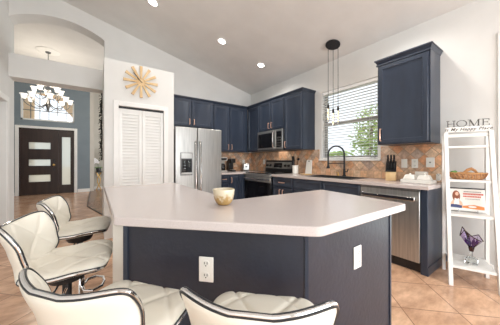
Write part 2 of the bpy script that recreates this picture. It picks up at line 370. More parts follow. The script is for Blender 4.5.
# pantry box with bifold louvre door
px0, px1, py0, pz1 = .115, 1.135, 3.95, 2.71
qx0, qx1, qz1 = .30, .965, 2.02
m = MB(); m.box(px0, qx0, py0, YB, 0, pz1).box(qx1, px1, py0, YB, 0, pz1).box(qx0, qx1, py0, YB, qz1, pz1).box(qx0, qx1, YB - .06, YB, 0, qz1)
struct(m.build('wall_pantry', m_wall, smooth=False))
m = MB(); m.box(qx0 - .07, qx0, py0 - .018, py0, 0, qz1 + .07).box(qx1, qx1 + .07, py0 - .018, py0, 0, qz1 + .07).box(qx0, qx1, py0 - .018, py0, qz1, qz1 + .07)
struct(m.build('trim_4', m_white, bevel=.005))
xm = (qx0 + qx1) / 2
ddr = struct(MB().box(qx0, qx1, py0 + .03, py0 + .06, qz1 - .03, qz1).build('door_3', m_matblack))
for a, b in ((qx0 + .003, xm - .002), (xm + .002, qx1 - .003)):
    m = MB(); s = .045; y0, y1 = py0 + .02, py0 + .05; zz = [(.02, .16), (.55, .64), (qz1 - .12, qz1 - .035)]
    m.box(a, a + s, y0, y1, .02, qz1 - .035).box(b - s, b, y0, y1, .02, qz1 - .035)
    for z0, z1 in zz: m.box(a + s, b - s, y0, y1, z0, z1)
    lf = m.build('door_leaf', m_white, ddr, bevel=.003)
    m = MB()
    for z0, z1 in ((.16, .55), (.64, qz1 - .12)):
        k = int((z1 - z0) / .048)
        for i in range(k):
            z = z0 + (z1 - z0) * (i + .5) / k
            m.hexa([(a + s, y0 + .003, z - .026), (b - s, y0 + .003, z - .026), (b - s, y0 + .009, z - .029), (a + s, y0 + .009, z - .029),
                    (a + s, y0 + .021, z + .026), (b - s, y0 + .021, z + .026), (b - s, y0 + .027, z + .023), (a + s, y0 + .027, z + .023)])
    m.build('louvre_slats', m_white, lf, smooth=False)
MB().ball((xm + .10, py0 + .012, .60), .014).cyl((xm + .10, py0 + .012, .60), (xm + .10, py0 + .022, .60), .007).build('door_knob', m_steel, ddr)

# front door with three frosted lites and a sidelight
m = MB(); m.box(dx0 - .09, dx0, FY - .02, FY + .04, 0, dz1 + .08).box(dx1, dx1 + .09, FY - .02, FY + .04, 0, dz1 + .08).box(dx0, dx1, FY - .02, FY + .04, dz1, dz1 + .08)
struct(m.build('trim_5', m_white, bevel=.005))
fd = struct(MB().box(dx0, dx0 + .04, FY + .02, FY + .1, 0, dz1).box(-1.12, -1.06, FY + .02, FY + .1, 0, dz1).box(dx1 - .05, dx1, FY + .02, FY + .1, 0, dz1).box(dx0, dx1, FY + .02, FY + .1, dz1 - .04, dz1).box(dx0, dx1, FY + .02, FY + .1, 0, .02).build('door_1', m_darkwood))
L0, L1 = dx0 + .04, -1.12
lz = [(.44, .68), (.99, 1.21), (1.57, 1.80)]; lx0, lx1 = L0 + .19, L1 - .16
m = MB(); y0, y1 = FY + .04, FY + .085
m.box(L0, lx0, y0, y1, .02, dz1 - .04).box(lx1, L1, y0, y1, .02, dz1 - .04)
zs = [.02] + [z for q in lz for z in q] + [dz1 - .04]
for i in range(0, len(zs), 2): m.box(lx0, lx1, y0, y1, zs[i], zs[i + 1])
leaf = m.build('door_leaf', m_darkwood, fd)
for z0, z1 in lz: MB().box(lx0, lx1, y0 + .015, y0 + .025, z0, z1).build('glass_lite', m_frost, leaf)
m = MB(); s0, s1 = -1.06, dx1 - .05
m.box(s0, s0 + .09, y0, y1, .02, dz1 - .04).box(s1 - .06, s1, y0, y1, .02, dz1 - .04).box(s0 + .09, s1 - .06, y0, y1, .02, .30).box(s0 + .09, s1 - .06, y0, y1, 2.02, dz1 - .04)
sl = m.build('sidelight_frame', m_darkwood, fd); MB().box(s0 + .09, s1 - .06, y0 + .015, y0 + .025, .30, 2.02).build('glass_lite', m_frost, sl)
m = MB().box(L1 - .085, L1 - .045, y0 - .012, y0, 1.08, 1.22).box(L1 - .085, L1 - .045, y0 - .012, y0, .82, .9)
m.build('lock_plate', m_black, leaf)
MB().cyl((L1 - .065, y0, 1.02), (L1 - .065, y0 - .05, 1.02), .03).ball((L1 - .065, y0 - .06, 1.02), .04).build('door_knob', m_gold, leaf)
# transom window
m = MB(); m.tube([(x, FY + .05, z) for x, z in tarc], .035, 6).box(tx0, tx1, FY + .02, FY + .08, tz0, tz0 + .05).box(tx0, tx0 + .05, FY + .02, FY + .08, tz0, tz1).box(tx1 - .05, tx1, FY + .02, FY + .08, tz0, tz1)
tr = struct(m.build('window_2', m_white))
m = MB().box(tx0, tx1, FY + .04, FY + .06, tz0 + .33, tz0 + .355)
for i in range(1, 6):
    x = tx0 + (tx1 - tx0) * i / 6; m.box(x - .009, x + .009, FY + .04, FY + .06, tz0, tz1 + .26 * math.sin(PI * i / 6) ** .75)
for sgn in (-1, 1): m.tube([((tx0 + tx1) / 2 + sgn * .03, FY + .05, tz0 + .34), ((tx0 + tx1) / 2 + sgn * .55, FY + .05, tz1 + .12)], .01, 6)
m.build('muntins', m_steel_dk, tr); MB().box(tx0, tx1, FY + .055, FY + .06, tz0, tz1).build('glass_pane', m_glass, tr)

# outdoors seen through the windows
struct(MB().box(XR + .16, 60, -40, 60, -.25, -.15).build('ground', m_grass, smooth=False))
struct(MB().box(-40, XR + .1, 11.25, 60, -.25, -.15).build('ground', m_stucco, smooth=False))
struct(MB().box(-2.5, -1.95, 11.7, 12.1, -.15, 3.9).build('porch_pillar', m_stucco, smooth=False))
struct(MB().prism([(-.75, 3.0), (.5, 2.7), (.5, 4.2), (-2.6, 4.2), (-2.6, 4.05), (-1.4, 3.8)], 12.2, 12.5, 'xz').build('porch_arch', m_stucco, smooth=False))

# ================================================================== CABINETS
def pull(m, p0, p1, y, r=.0075, out=.03):
    (xa, za), (xb, zb) = p0, p1
    return m.tube([(xa, y, za), (xa, y - out * .8, za), (xa + (xb - xa) * .06, y - out, za + (zb - za) * .06), (xb - (xb - xa) * .06, y - out, zb - (zb - za) * .06), (xb, y - out * .8, zb), (xb, y, zb)], r, 8)
def cabinet(name, label, cat, group, loc, rz, W, D, H, fronts, crown=None, toe=0, sink=False):
    root = thing(name, label, cat, loc, rz, group)
    m = MB()
    if sink: m.box(0, W, 0, D, toe, .70).box(0, W, 0, .085, .70, H)
    elif toe: m.box(0, W, .0, D, toe, H)
    else: m.box(0, W, 0, D, 0, H)
    m.build('cabinet_body', m_navy, root, bevel=.002)
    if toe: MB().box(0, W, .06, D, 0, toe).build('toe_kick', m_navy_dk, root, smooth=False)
    if crown is not None:
        l, r = crown; o = .035; h = .045
        m = MB().hexa([(0, 0, H), (W, 0, H), (W, D, H), (0, D, H), (-o * .6 * l, -o, H + h), (W + o * .6 * r, -o, H + h), (W + o * .6 * r, D, H + h), (-o * .6 * l, D, H + h)])
        m.box(-(o * .6 + .006) * l, W + (o * .6 + .006) * r, -o - .006, D, H + h, H + h + .014)
        m.box(-.008 * l, W + .008 * r, -.028, 0, H - .018, H)
        m.build('crown', m_navy, root, smooth=False)
    for kind, x0, x1, z0, z1, hd in fronts:
        d = MB().panel(x0, x1, z0, z1, 0, .022, .032 if kind == 'drawer' else .052, .011).build('door' if kind == 'door' else 'drawer', m_navy, root)
        if hd: pull(MB(), hd[0], hd[1], -.022).build('handle', m_copper, d)
    return root
RZ = R(-90)
def vh(x, z0, L=.11): return ((x, z0), (x, z0 + L))
def hh(x, z, L=.13): return ((x - L / 2, z), (x + L / 2, z))
UG = 'navy wall cabinets'; BG = 'navy base cabinets'
UZ, UH = 1.375, 1.035
YU, XU = YB - .335, XR - .335
cabinet('wall_cabinet', 'short navy double-door wall cabinet above the refrigerator', 'cabinet', UG, (1.145, YU, 1.86), 0, .975, .33, UZ + UH - 1.86,
        [('door', .02, .475, .02, .565, vh(.435, .05)), ('door', .492, .955, .02, .565, vh(.53, .05))], (0, 0))
cabinet('wall_cabinet', 'tall navy double-door wall cabinet right of the refrigerator, over the coffee maker', 'cabinet', UG, (2.122, YU, UZ), 0, .91, .33, UH,
        [('door', .012, .395, .015, UH - .02, vh(.36, .05)), ('door', .412, .815, .015, UH - .02, vh(.447, .05))], (0, 0))
cabinet('wall_cabinet', 'navy single-door wall cabinet in the corner, left of the microwave', 'cabinet', UG, (XU, YU - .004, UZ), RZ, .475, .33, UH,
        [('door', .035, .46, .015, UH - .02, None)], (0, 0))
cabinet('wall_cabinet', 'short navy double-door wall cabinet above the microwave', 'cabinet', UG, (XU, 3.954, 1.80), RZ, .797, .33, UZ + UH - 1.80,
        [('door', .012, .39, .015, .62, vh(.352, .05)), ('door', .407, .785, .015, .62, vh(.445, .05))], (0, 0))
cabinet('wall_cabinet', 'navy single-door wall cabinet between the microwave and the window', 'cabinet', UG, (XU, 3.155, UZ), RZ, .46, .33, UH,
        [('door', .012, .448, .015, UH - .02, vh(.05, .05))], (0, 1))
cabinet('wall_cabinet', 'large navy single-door wall cabinet right of the window, above the knife block', 'cabinet', UG, (XU, 1.418, UZ), RZ, .557, .33, UH,
        [('door', .015, .542, .015, UH - .02, vh(.05, .05, .15))], (1, 1))
# base cabinets
XF, YF = 2.76, 4.14
CZ = .874
cabinet('base_cabinet', 'navy base cabinet with a stack of drawers beside the refrigerator', 'cabinet', BG, (2.115, YF, 0), 0, .225, .62, CZ,
        [('drawer', .01, .215, .70, .86, hh(.11, .78, .09)), ('drawer', .01, .215, .42, .69, hh(.11, .56, .09)), ('drawer', .01, .215, .12, .41, hh(.11, .28, .09))], None, .1)
cabinet('base_cabinet', 'navy corner base cabinet with a tall door left of the range', 'cabinet', BG, (2.343, YF, 0), 0, 1.02, .62, CZ,
        [('door', .015, .24, .12, .86, vh(.05, .70)), ('door', .25, .40, .12, .86, None)], None, .1)
cabinet('base_cabinet', 'navy base cabinet with drawer between the range and the sink cabinet', 'cabinet', BG, (XF, 3.183, 0), RZ, .53, .60, CZ,
        [('drawer', .012, .518, .70, .86, hh(.265, .78)), ('door', .012, .26, .12, .685, vh(.225, .54)), ('door', .27, .518, .12, .685, vh(.305, .54))], None, .1)
cabinet('base_cabinet', 'wide navy sink base cabinet left of the dishwasher', 'cabinet', BG, (XF, 2.650, 0), RZ, 1.16, .60, CZ - .004,
        [('drawer', .012, .57, .70, .86, None), ('drawer', .59, 1.148, .70, .86, None), ('door', .012, .57, .12, .685, vh(.53, .54)), ('door', .59, 1.148, .12, .685, vh(.63, .54))], None, .1, True)
ep = thing('end_panel', 'navy cabinet end panel closing the run beside the white ladder shelf', 'panel', (XF, .863, 0), RZ)
MB().box(0, .055, 0, .60, .0, CZ).build('side_panel', m_navy, ep, bevel=.002)
MB().box(-.001, .06, -.012, 0, .0, CZ).build('face_strip', m_navy, ep, bevel=.003)
MB().box(.055, .063, -.012, .60, .0, .09).build('base_strip', m_navy, ep, bevel=.003)

# countertops
def rounded(poly, rad, n=5):
    out = []
    for i, p in enumerate(poly):
        a = Vector(poly[i - 1]); b = Vector(p); c = Vector(poly[(i + 1) % len(poly)]); r = rad[i]
        if r <= 0: out.append(tuple(b)); continue
        u = (a - b).normalized(); v = (c - b).normalized(); th = u.angle(v) / 2; dl = r / math.tan(th)
        ce = b + (u + v).normalized() * (r / math.sin(th)); p0 = b + u * dl; p1 = b + v * dl
        a0 = math.atan2(p0.y - ce.y, p0.x - ce.x); a1 = math.atan2(p1.y - ce.y, p1.x - ce.x); da = (a1 - a0 + PI) % (2 * PI) - PI
        out += [(ce.x + r * math.cos(a0 + da * k / n), ce.y + r * math.sin(a0 + da * k / n)) for k in range(n + 1)]
    return out
ZT = .914
sx0, sx1, sk0, sk1 = 2.87, 3.24, 1.70, 2.46
m = MB(); z0 = CZ + .001
cf = 2.73
def ring_slab(outer, inner, z0, z1):                       # slab with a rectangular hole
    mm = MB(); o4 = outer; i4 = inner
    vs = [(x, y, z) for z in (z0, z1) for x, y in o4 + i4]
    fs = []
    for k in range(4):
        q = (k + 1) % 4
        fs += [(k, q, 4 + q, 4 + k), (8 + k, 12 + k, 12 + q, 8 + q), (k, 8 + k, 8 + q, q), (4 + k, 4 + q, 12 + q, 12 + k)]
    return mm._add(vs, fs)
m = ring_slab([(cf, .79), (XR - .001, .79), (XR - .001, 3.185), (cf, 3.185)], [(sx0, sk0), (sx1, sk0), (sx1, sk1), (sx0, sk1)], z0, ZT)
tag(m.build('countertop', m_counter, bevel=.004), 'pale pinkish worktop with the black sink, under the window', 'worktop', 'pale laminate worktops')
m = MB().prism([(2.112, 4.11), (2.70, 4.11), (2.70, 4.065), (XR - .001, 4.065), (XR - .001, YB - .001), (2.112, YB - .001)], z0, ZT)
tag(m.build('countertop', m_counter, bevel=.004), 'short pale pinkish corner worktop between refrigerator and range', 'worktop', 'pale laminate worktops')
# sink
sk = thing('kitchen_sink', 'black composite sink set into the worktop under the window', 'sink', ((sx0 + sx1) / 2, (sk0 + sk1) / 2, .705))
hx, hy = (sx1 - sx0) / 2 - .002, (sk1 - sk0) / 2 - .002
m = MB(); t = .012; zz = ZT - .705 + .006
m.box(-hx, hx, -hy, hy, 0, t).box(-hx, -hx + t, -hy, hy, t, zz).box(hx - t, hx, -hy, hy, t, zz).box(-hx + t, hx - t, -hy, -hy + t, t, zz).box(-hx + t, hx - t, hy - t, hy, t, zz)
m.build('basin', m_sink, sk)
zr = ZT - .705
m = MB(); m.box(-hx - .02, -hx + .012, -hy - .02, hy + .02, zr + .001, zr + .008).box(hx - .012, hx + .075, -hy - .02, hy + .02, zr + .001, zr + .008).box(-hx, hx, -hy - .02, -hy + .012, zr + .001, zr + .008).box(-hx, hx, hy - .012, hy + .02, zr + .001, zr + .008)
m.build('rim', m_sink, sk, bevel=.003)
MB().cyl((0, 0, t), (0, 0, t + .004), .045, n=20).build('drain', m_steel, sk)
# backsplashes (border row below, diamonds above)
b = thing('backsplash', 'tan slate tile backsplash along the window wall', 'tiling', (0, 0, 0), 0, 'slate tile backsplashes')
sx = XR - .012
zb = 1.018
MB().box(sx, XR - .0005, .835, YB - .014, ZT + .001, zb).build('tile_border', m_slate_row, b, smooth=False)
MB().box(sx, XR - .0005, .835, YB - .014, zb, wz0 - .032).box(sx, XR - .0005, .835, wy0 - .047, wz0 - .032, UZ - .001).box(sx, XR - .0005, wy1 + .047, YB - .014, wz0 - .032, UZ - .001).build('tile_field', m_slate, b, smooth=False)
b = thing('backsplash', 'tan slate tile backsplash on the back wall beside the refrigerator', 'tiling', (0, 0, 0), 0, 'slate tile backsplashes')
MB().box(2.112, XR - .0005, YB - .012, YB - .0005, ZT + .001, zb).build('tile_border', m_slate_row, b, smooth=False)
MB().box(2.112, XR - .0005, YB - .012, YB - .0005, zb, UZ - .001).build('tile_field', m_slate, b, smooth=False)

# ================================================================== ISLAND
isl = thing('kitchen_island', 'navy L-shaped island base with a slanted seating side, in the foreground', 'island', (.75, 1.2, 0))
def loc(m): return m.xf(Matrix.Translation((-.75, -1.2, 0)))
zi = CZ - .001
iy = .63
ixe = 1.505
loc(MB().prism([(.38, 1.09), (.84, .70), (ixe - .03, .70), (ixe - .03, 1.20), (.72, 1.20), (.72, 2.56), (.38, 2.56)], 0, zi)).build('cabinet_body', m_navy_panel, isl, smooth=False)
q = .7071
# slanted seating panel: front plane x + y = 1.375
def diag(s0, s1, d0, d1):                                  # s along (1,-1)/sqrt2 from the foot of the normal, d behind the plane
    c0 = Vector((.6875, .6875)); e = Vector((q, -q)); n = Vector((q, q))
    return [tuple(c0 + e * s0 + n * d0), tuple(c0 + e * s1 + n * d0), tuple(c0 + e * s1 + n * d1), tuple(c0 + e * s0 + n * d1)]
loc(MB().prism(diag(-.803, .08, 0, .10), 0, zi)).build('seating_panel', m_navy_panel, isl, smooth=False)
loc(MB().prism(diag(-.803, -.78, -.008, 0), 0, zi)).build('corner_strip', m_navy, isl, smooth=False)
loc(MB().prism(diag(-.865, -.804, -.004, .12), 0, zi)).build('end_post', m_beige, isl, smooth=False)
loc(MB().box(.7455, ixe, iy, .70, 0, zi)).build('end_panel', m_navy_panel, isl, smooth=False)
loc(MB().prism(diag(.066, .0812, -.006, .02), 0, zi)).build('corner_strip', m_navy, isl, smooth=False)
loc(MB().box(ixe - .012, ixe + .004, iy - .006, .74, 0, zi)).build('corner_strip', m_navy, isl, smooth=False)
for x0, x1 in ((.76, 1.14), (1.15, 1.47)):
    m = MB().panel(-x1, -x0, .12, zi - .02, 0, .02, .05, .008).xf(Matrix.Rotation(PI, 4, 'Z')); m.xf(Matrix.Translation((0, 1.20, 0)))
    loc(m).build('door', m_navy, isl)
top = rounded([(.07, 1.187), (.716, .545), (1.537, .549), (1.660, 1.255), (.752, 1.262), (.765, 2.66), (.075, 2.60)], [.03, .07, .04, .02, .01, .02, .02])
tag(MB().prism(top, CZ, ZT).build('countertop', m_counter, bevel=.005, angle=40), 'pale pinkish island worktop with a clipped corner, the gold bowl on it', 'worktop', 'pale laminate worktops')

# wall plates
def plate(loc_, rz, label, kind='outlet', name='power_outlet', w=.07, h=.115, group='white wall plates'):
    r = thing(name, label, 'outlet' if kind != 'switch' else 'switch', loc_, rz, group)
    MB().box(-w / 2, w / 2, -.006, -.0005, -h / 2, h / 2).build('cover_plate', m_plastic, r, bevel=.003)
    if kind == 'outlet':
        for s in (-1, 1):
            f = MB().cyl((0, -.006, s * .027), (0, -.0085, s * .027), .017, n=16).build('socket', m_plastic, r)
            MB().box(-.008, -.005, -.0095, -.008, s * .027 - .002, s * .027 + .009).box(.005, .008, -.0095, -.008, s * .027 - .002, s * .027 + .009).cyl((0, -.008, s * .027 - .008), (0, -.0095, s * .027 - .008), .003, n=8).build('slots', m_slot, f, smooth=False)
    elif kind == 'switch':
        MB().box(-.017, .017, -.009, -.005, -.034, .034).build('rocker', m_plastic, r, bevel=.002)
    else:
        MB().cyl((0, -.006, 0), (0, -.012, 0), .009, n=12).build('jack', m_steel_dk, r)
    return r
plate((.422, .953, .672), R(-45), 'white duplex outlet on the slanted navy side of the island')
plate((1.125, .63, .668), 0, 'white duplex outlet on the right end panel of the island')
plate((sx, 1.232, 1.135), RZ, 'white wall plate right of the knife block, left of the pair', 'switch', 'light_switch')
plate((sx, 1.115, 1.135), RZ, 'white wall plate above the left of the white tray, right of the pair', 'outlet')
plate((sx, .955, 1.15), RZ, 'white wall plate with a dark round jack, nearest the ladder shelf', 'jack', 'cable_jack', .085, .12)
plate((sx, .875, .975), RZ, 'small white outlet low on the tiles behind the right end of the tray', 'outlet', 'power_outlet', .05, .07)
plate((3.13, YB - .012, 1.14), 0, 'white outlet on the back wall tiles above the toaster')
plate((sx, 4.20, 1.14), RZ, 'white outlet on the tiles just left of the range')

# ================================================================== APPLIANCES
# refrigerator
fx0_, fw, fyf = 1.172, .925, 3.99
fr = thing('refrigerator', 'stainless side-by-side refrigerator with ice dispenser beside the pantry', 'refrigerator', (fx0_, fyf, 0))
MB().box(.004, fw - .004, .075, .74, .02, 1.755).build('body', m_steel_dk, fr, bevel=.006)
MB().box(.02, fw - .02, .03, .075, 0, .08).build('kick_grille', m_black, fr)
sp = .415
dl = MB().box(0, sp - .004, 0, .07, .085, 1.785).build('freezer_door', m_steel, fr, bevel=.012, seg=3)
drr = MB().box(sp + .004, fw, 0, .07, .085, 1.785).build('refrigerator_door', m_steel, fr, bevel=.012, seg=3)
for x, p in ((sp - .045, dl), (sp + .045, drr)):
    MB().tube([(x, 0, .42), (x, -.035, .43), (x, -.055, .50), (x, -.06, 1.0), (x, -.055, 1.46), (x, -.035, 1.53), (x, 0, 1.54)], .013, 10).build('handle', m_chrome, p)
dp = MB().box(.09, .315, -.012, 0, .90, 1.32).build('dispenser', m_steel_dk, dl, bevel=.005)
MB().box(.105, .30, -.014, -.010, .95, 1.20).build('recess', m_blackglass, dl)
MB().box(.105, .30, -.016, -.011, 1.215, 1.305).build('control_panel', m_steel, dl, bevel=.002)
MB().cyl((.165, -.015, 1.17), (.165, -.02, 1.03), .022, .028).cyl((.24, -.015, 1.17), (.24, -.02, 1.03), .022, .028).build('dispenser_paddles', m_clear, dl)
MB().box(.105, .30, -.03, -.01, .93, .955).build('drip_tray', m_steel, dl, bevel=.003)
# microwave over the range
mw = thing('microwave', 'stainless over-the-range microwave with a black glass door', 'microwave', (2.97, 3.949, 1.37), RZ)
W = .795; H = .424
MB().box(0, W, .03, .385, 0, H).build('body', m_black, mw)
d = MB().box(0, .60, 0, .03, .035, H).build('door', m_steel, mw, bevel=.005)
MB().box(.03, .525, -.003, .004, .07, H - .055).build('glass', m_blackglass, d)
MB().tube([(.555, 0, .06), (.555, -.035, .09), (.555, -.042, .22), (.555, -.035, H - .05), (.555, 0, H - .03)], .012, 10).build('handle', m_chrome, d)
c = MB().box(.605, W, 0, .03, .035, H).build('control_panel', m_steel, mw, bevel=.004)
MB().box(.625, W - .02, -.003, .004, .07, H - .04).build('display', m_blackglass, c)
for i in range(3):
    for j in range(4): MB().box(.64 + i * .045, .672 + i * .045, -.005, -.002, .09 + j * .05, .12 + j * .05).build('button', m_steel_dk, c)
MB().box(0, W, .0, .03, 0, .032).build('vent_strip', m_steel_dk, mw)
d = bpy.data.lights.new('cooktop_lamp', 'AREA'); d.shape = 'RECTANGLE'; d.size = .6; d.size_y = .25; d.energy = 1.2; d.color = (1, .9, .78)
o = bpy.data.objects.new('cooktop_lamp', d); C.objects.link(o); o.location = (3.15, 3.55, 1.365)
# range
rg = thing('range', 'stainless and black freestanding electric range under the microwave', 'stove', (2.72, 4.058, 0), RZ)
W = .865
MB().box(.002, W - .002, .03, .635, .08, .905).build('body', m_black, rg)
MB().box(.01, W - .01, .06, .6, 0, .08).build('plinth', m_black, rg)
MB().box(0, W, .0, .55, .906, .922).build('cooktop', m_blackglass, rg, bevel=.004)
m = MB()
for x, y, r in ((.2, .15, .1), (.66, .15, .08), (.2, .40, .08), (.66, .40, .1)):
    m.tube([(x + r * math.cos(a * PI / 12), y + r * math.sin(a * PI / 12), .9225) for a in range(24)], .0015, 4, True)
m.build('burner_rings', m_steel_dk, rg)
MB().box(0, W, -.004, .03, .85, .905).build('front_rail', m_steel, rg, bevel=.004)
d = MB().box(0, W, -.005, .03, .27, .845).build('oven_door', m_blackglass, rg, bevel=.006)
MB().box(0, W, -.008, .0, .745, .845).build('door_band', m_steel, d, bevel=.003)
MB().box(.12, W - .12, -.008, -.004, .38, .68).build('glass', m_blackglass, d)
MB().cyl((.05, -.005, .80), (.05, -.05, .80), .011).cyl((W - .05, -.005, .80), (W - .05, -.05, .80), .011).cyl((.02, -.05, .80), (W - .02, -.05, .80), .013).build('handle', m_chrome, d)
dw = MB().box(0, W, -.005, .03, .09, .262).build('storage_drawer', m_steel, rg, bevel=.005)
bg_ = MB().prism([(.555, .923), (.635, .923), (.635, 1.18), (.585, 1.18)], 0, W, 'yz').build('backguard', m_black, rg, bevel=.006)
MB().hexa([(.03, .563, 1.0), (W - .03, .563, 1.0), (W - .03, .575, 1.0), (.03, .575, 1.0), (.03, .576, 1.14), (W - .03, .576, 1.14), (W - .03, .588, 1.14), (.03, .588, 1.14)]).build('control_panel', m_steel, bg_)
MB().hexa([(.30, .561, 1.02), (.56, .561, 1.02), (.56, .573, 1.02), (.30, .573, 1.02), (.30, .573, 1.12), (.56, .573, 1.12), (.56, .585, 1.12), (.30, .585, 1.12)]).build('display', m_blackglass, bg_)
for x in (.09, .19, .67, .77):
    MB().cyl((x, .572, 1.07), (x, .538, 1.063), .028, .024).build('knob', m_black, bg_)
# dishwasher
dwx = thing('dishwasher', 'stainless dishwasher with bar handle at the end of the window run', 'dishwasher', (2.76, 1.486, 0), RZ)
W = .618
MB().box(.004, W - .004, .02, .58, .1, .868).build('body', m_black, dwx)
d = MB().box(0, W, -.022, .02, .11, .868).build('door', m_steel, dwx, bevel=.005)
MB().box(.01, W - .01, .03, .06, 0, .1).build('kick_plate', m_black, dwx)
MB().box(.05, .08, -.055, -.02, .755, .785).box(W - .08, W - .05, -.055, -.02, .755, .785).box(.03, W - .03, -.07, -.05, .75, .79).build('handle', m_chrome, d, bevel=.004)
MB().box(.0, W, -.024, -.02, .845, .868).build('control_strip', m_steel_dk, d)

# ================================================================== ITEMS ON THE WORKTOPS
ZC = ZT + .001
# bowl
bw = MB().lathe([(.0, .006), (.028, .003), (.03, 0), (.036, .0), (.05, .012), (.062, .035), (.069, .065), (.072, .096), (.071, .099), (.067, .098), (.063, .065), (.055, .035), (.04, .016), (.0, .012)], (0, 0, 0), 32).build('bowl', m_bowl, angle=60)
bw.scale = (.88, .88, .92); bw.location = (0.620, 1.153, ZC); tag(bw, 'cream and gold flecked bowl standing on the island worktop', 'bowl')
# coffee maker, second machine, toaster
cm = thing('coffee_maker', 'silver drip coffee maker with carafe on the corner worktop', 'coffee maker', (2.40, 4.56, ZC))
MB().box(-.10, .10, -.09, .12, 0, .03).box(-.10, .10, .04, .12, .03, .33).box(-.10, .10, -.09, .04, .25, .33).build('body', m_silverp, cm, bevel=.008)
MB().lathe([(.0, 0), (.06, 0), (.072, .05), (.07, .10), (.05, .15), (.052, .16), (.0, .16)], (-.0, -.025, .033), 20).build('carafe', m_blackglass, cm)
MB().box(-.08, .08, -.094, -.088, .265, .315).build('control_panel', m_black, cm)
pm = thing('pod_machine', 'black pod coffee machine right of the silver coffee maker', 'coffee machine', (2.665, 4.58, ZC))
MB().box(-.06, .06, -.12, .12, 0, .035).box(-.06, .06, .0, .12, .035, .30).box(-.06, .06, -.10, .0, .20, .30).build('body', m_black, pm, bevel=.01)
MB().box(-.045, .045, -.125, .0, .036, .045).build('drip_grille', m_steel, pm)
MB().tube([(-.045, -.05, .30), (-.045, -.06, .315), (.045, -.06, .315), (.045, -.05, .30)], .008).build('lever', m_steel, pm)
ts = thing('toaster', 'small stainless toaster in the back corner left of the range', 'toaster', (3.03, 4.50, ZC), R(-30))
MB().box(-.085, .085, -.12, .12, .012, .19).build('body', m_steel, ts, bevel=.03, seg=4)
MB().box(-.075, .075, -.11, .11, 0, .012).build('base', m_black, ts)
MB().box(-.05, -.02, -.09, .09, .187, .192).box(.02, .05, -.09, .09, .187, .192).build('slots', m_slot, ts)
MB().box(-.02, .02, -.145, -.12, .10, .125).build('lever', m_black, ts, bevel=.003)
# utensil crock with utensils
cx, cy = 3.20, 3.03
ck = MB().lathe([(.0, .004), (.05, 0), (.056, .006), (.058, .15), (.062, .155), (.062, .165), (.052, .165), (.05, .012), (0, .01)], (0, 0, 0), 24).build('utensil_crock', m_ceramic)
ck.location = (cx, cy, ZC); tag(ck, 'white ceramic crock full of utensils right of the range', 'crock')
def utensil(label, phi, tilt, kind, mat):
    m = MB(); L = .33
    m.tube([(0, 0, 0), (0, 0, L * .6), (0, 0, L * .72)], [.005, .005, .0045], 8)
    if kind == 'spoon': m.ball((0, 0, L * .86), .026, 1, .3, 1.6)
    elif kind == 'turner': m.box(-.03, .03, -.003, .003, L * .72, L * 1.0)
    elif kind == 'ladle': m.ball((0, 0, L * .82), .03, 1, .8, .9)
    o = m.build({'spoon': 'cooking_spoon', 'turner': 'turner', 'ladle': 'ladle'}[kind], mat)
    c_, s_ = math.cos(phi), math.sin(phi)
    o.location = (cx + .017 * c_, cy + .017 * s_, ZC + .018)
    o.rotation_euler = (Matrix.Rotation(tilt, 4, Vector((-s_, c_, 0))) @ Matrix.Rotation(phi + PI / 2, 4, 'Z')).to_euler()
    tag(o, label, 'utensil', 'utensils in the crock')
utensil('black turner leaning left in the utensil crock', R(80), .19, 'turner', m_black)
utensil('black ladle leaning right in the utensil crock', R(-80), .19, 'ladle', m_black)
utensil('black cooking spoon leaning towards the room in the utensil crock', R(175), .17, 'spoon', m_black)
utensil('wooden spoon leaning back in the utensil crock', R(0), .17, 'spoon', m_spoon)
cb = thing('cutting_board', 'pale upright cutting board leaning on the tiles right of the crock', 'cutting board', (3.305, 2.80, ZC), RZ)
m = MB().prism(rounded([(-.075, 0), (.075, 0), (.06, .27), (-.06, .27)], [.01, .01, .02, .02]), -.009, .009, 'xz').xf(Matrix.Rotation(R(-7), 4, 'X'))
m.build('board', m_ceramic, cb, bevel=.002)
MB().cyl((0, -.01 + .03, .245), (0, .012 + .025, .245), .012).build('hanging_hole', m_slot, cb)
tv = thing('wooden_tray', 'low round wooden tray on the worktop beside the pale cutting board', 'tray', (3.16, 2.72, ZC))
MB().lathe([(0, 0), (.10, 0), (.115, .012), (.113, .014), (.1, .006), (0, .005)], (0, 0, 0), 32).build('tray_dish', m_oak, tv)
# faucet
fc = thing('faucet', 'matte black gooseneck pull-down faucet behind the sink', 'faucet', (3.285, 2.05, ZC + .008), 0)
MB().lathe([(0, 0), (.03, 0), (.03, .012), (.02, .02), (.018, .12), (0, .12)], (0, 0, 0), 20).build('base', m_matblack, fc)
pth = [(0, 0, .1), (0, 0, .35)]
for i in range(1, 17):
    a = PI * i / 16; pth.append((-.07 * (1 - math.cos(a)), .10 * (1 - math.cos(a)), .35 + .135 * math.sin(a)))
ex, ey = pth[-1][0], pth[-1][1]
pth += [(ex, ey, .24)]
MB().tube(pth, .0135, 12).build('spout', m_matblack, fc)
MB().lathe([(0, 0), (.026, 0), (.028, .015), (.016, .05), (.014, .13), (0, .13)], (ex, ey, .12), 16).build('spray_head', m_matblack, fc)
MB().tube([(0, 0, .20), (ex * .5, ey * .5, .205), (ex, ey, .20)], .006).build('docking_arm', m_matblack, fc)
MB().tube([(0, -.015, .07), (0, -.05, .075), (-.01, -.075, .12)], [.009, .008, .006]).build('lever', m_matblack, fc)
sd = thing('soap_dispenser', 'small gold soap dispenser beside the faucet base', 'soap dispenser', (3.285, 2.16, ZC + .008))
MB().lathe([(0, 0), (.018, 0), (.018, .03), (.008, .036), (.007, .06), (0, .06)], (0, 0, 0), 16).build('bottle_neck', m_gold, sd)
MB().tube([(0, 0, .058), (-.02, 0, .062), (-.055, 0, .05)], .006).build('nozzle', m_gold, sd)
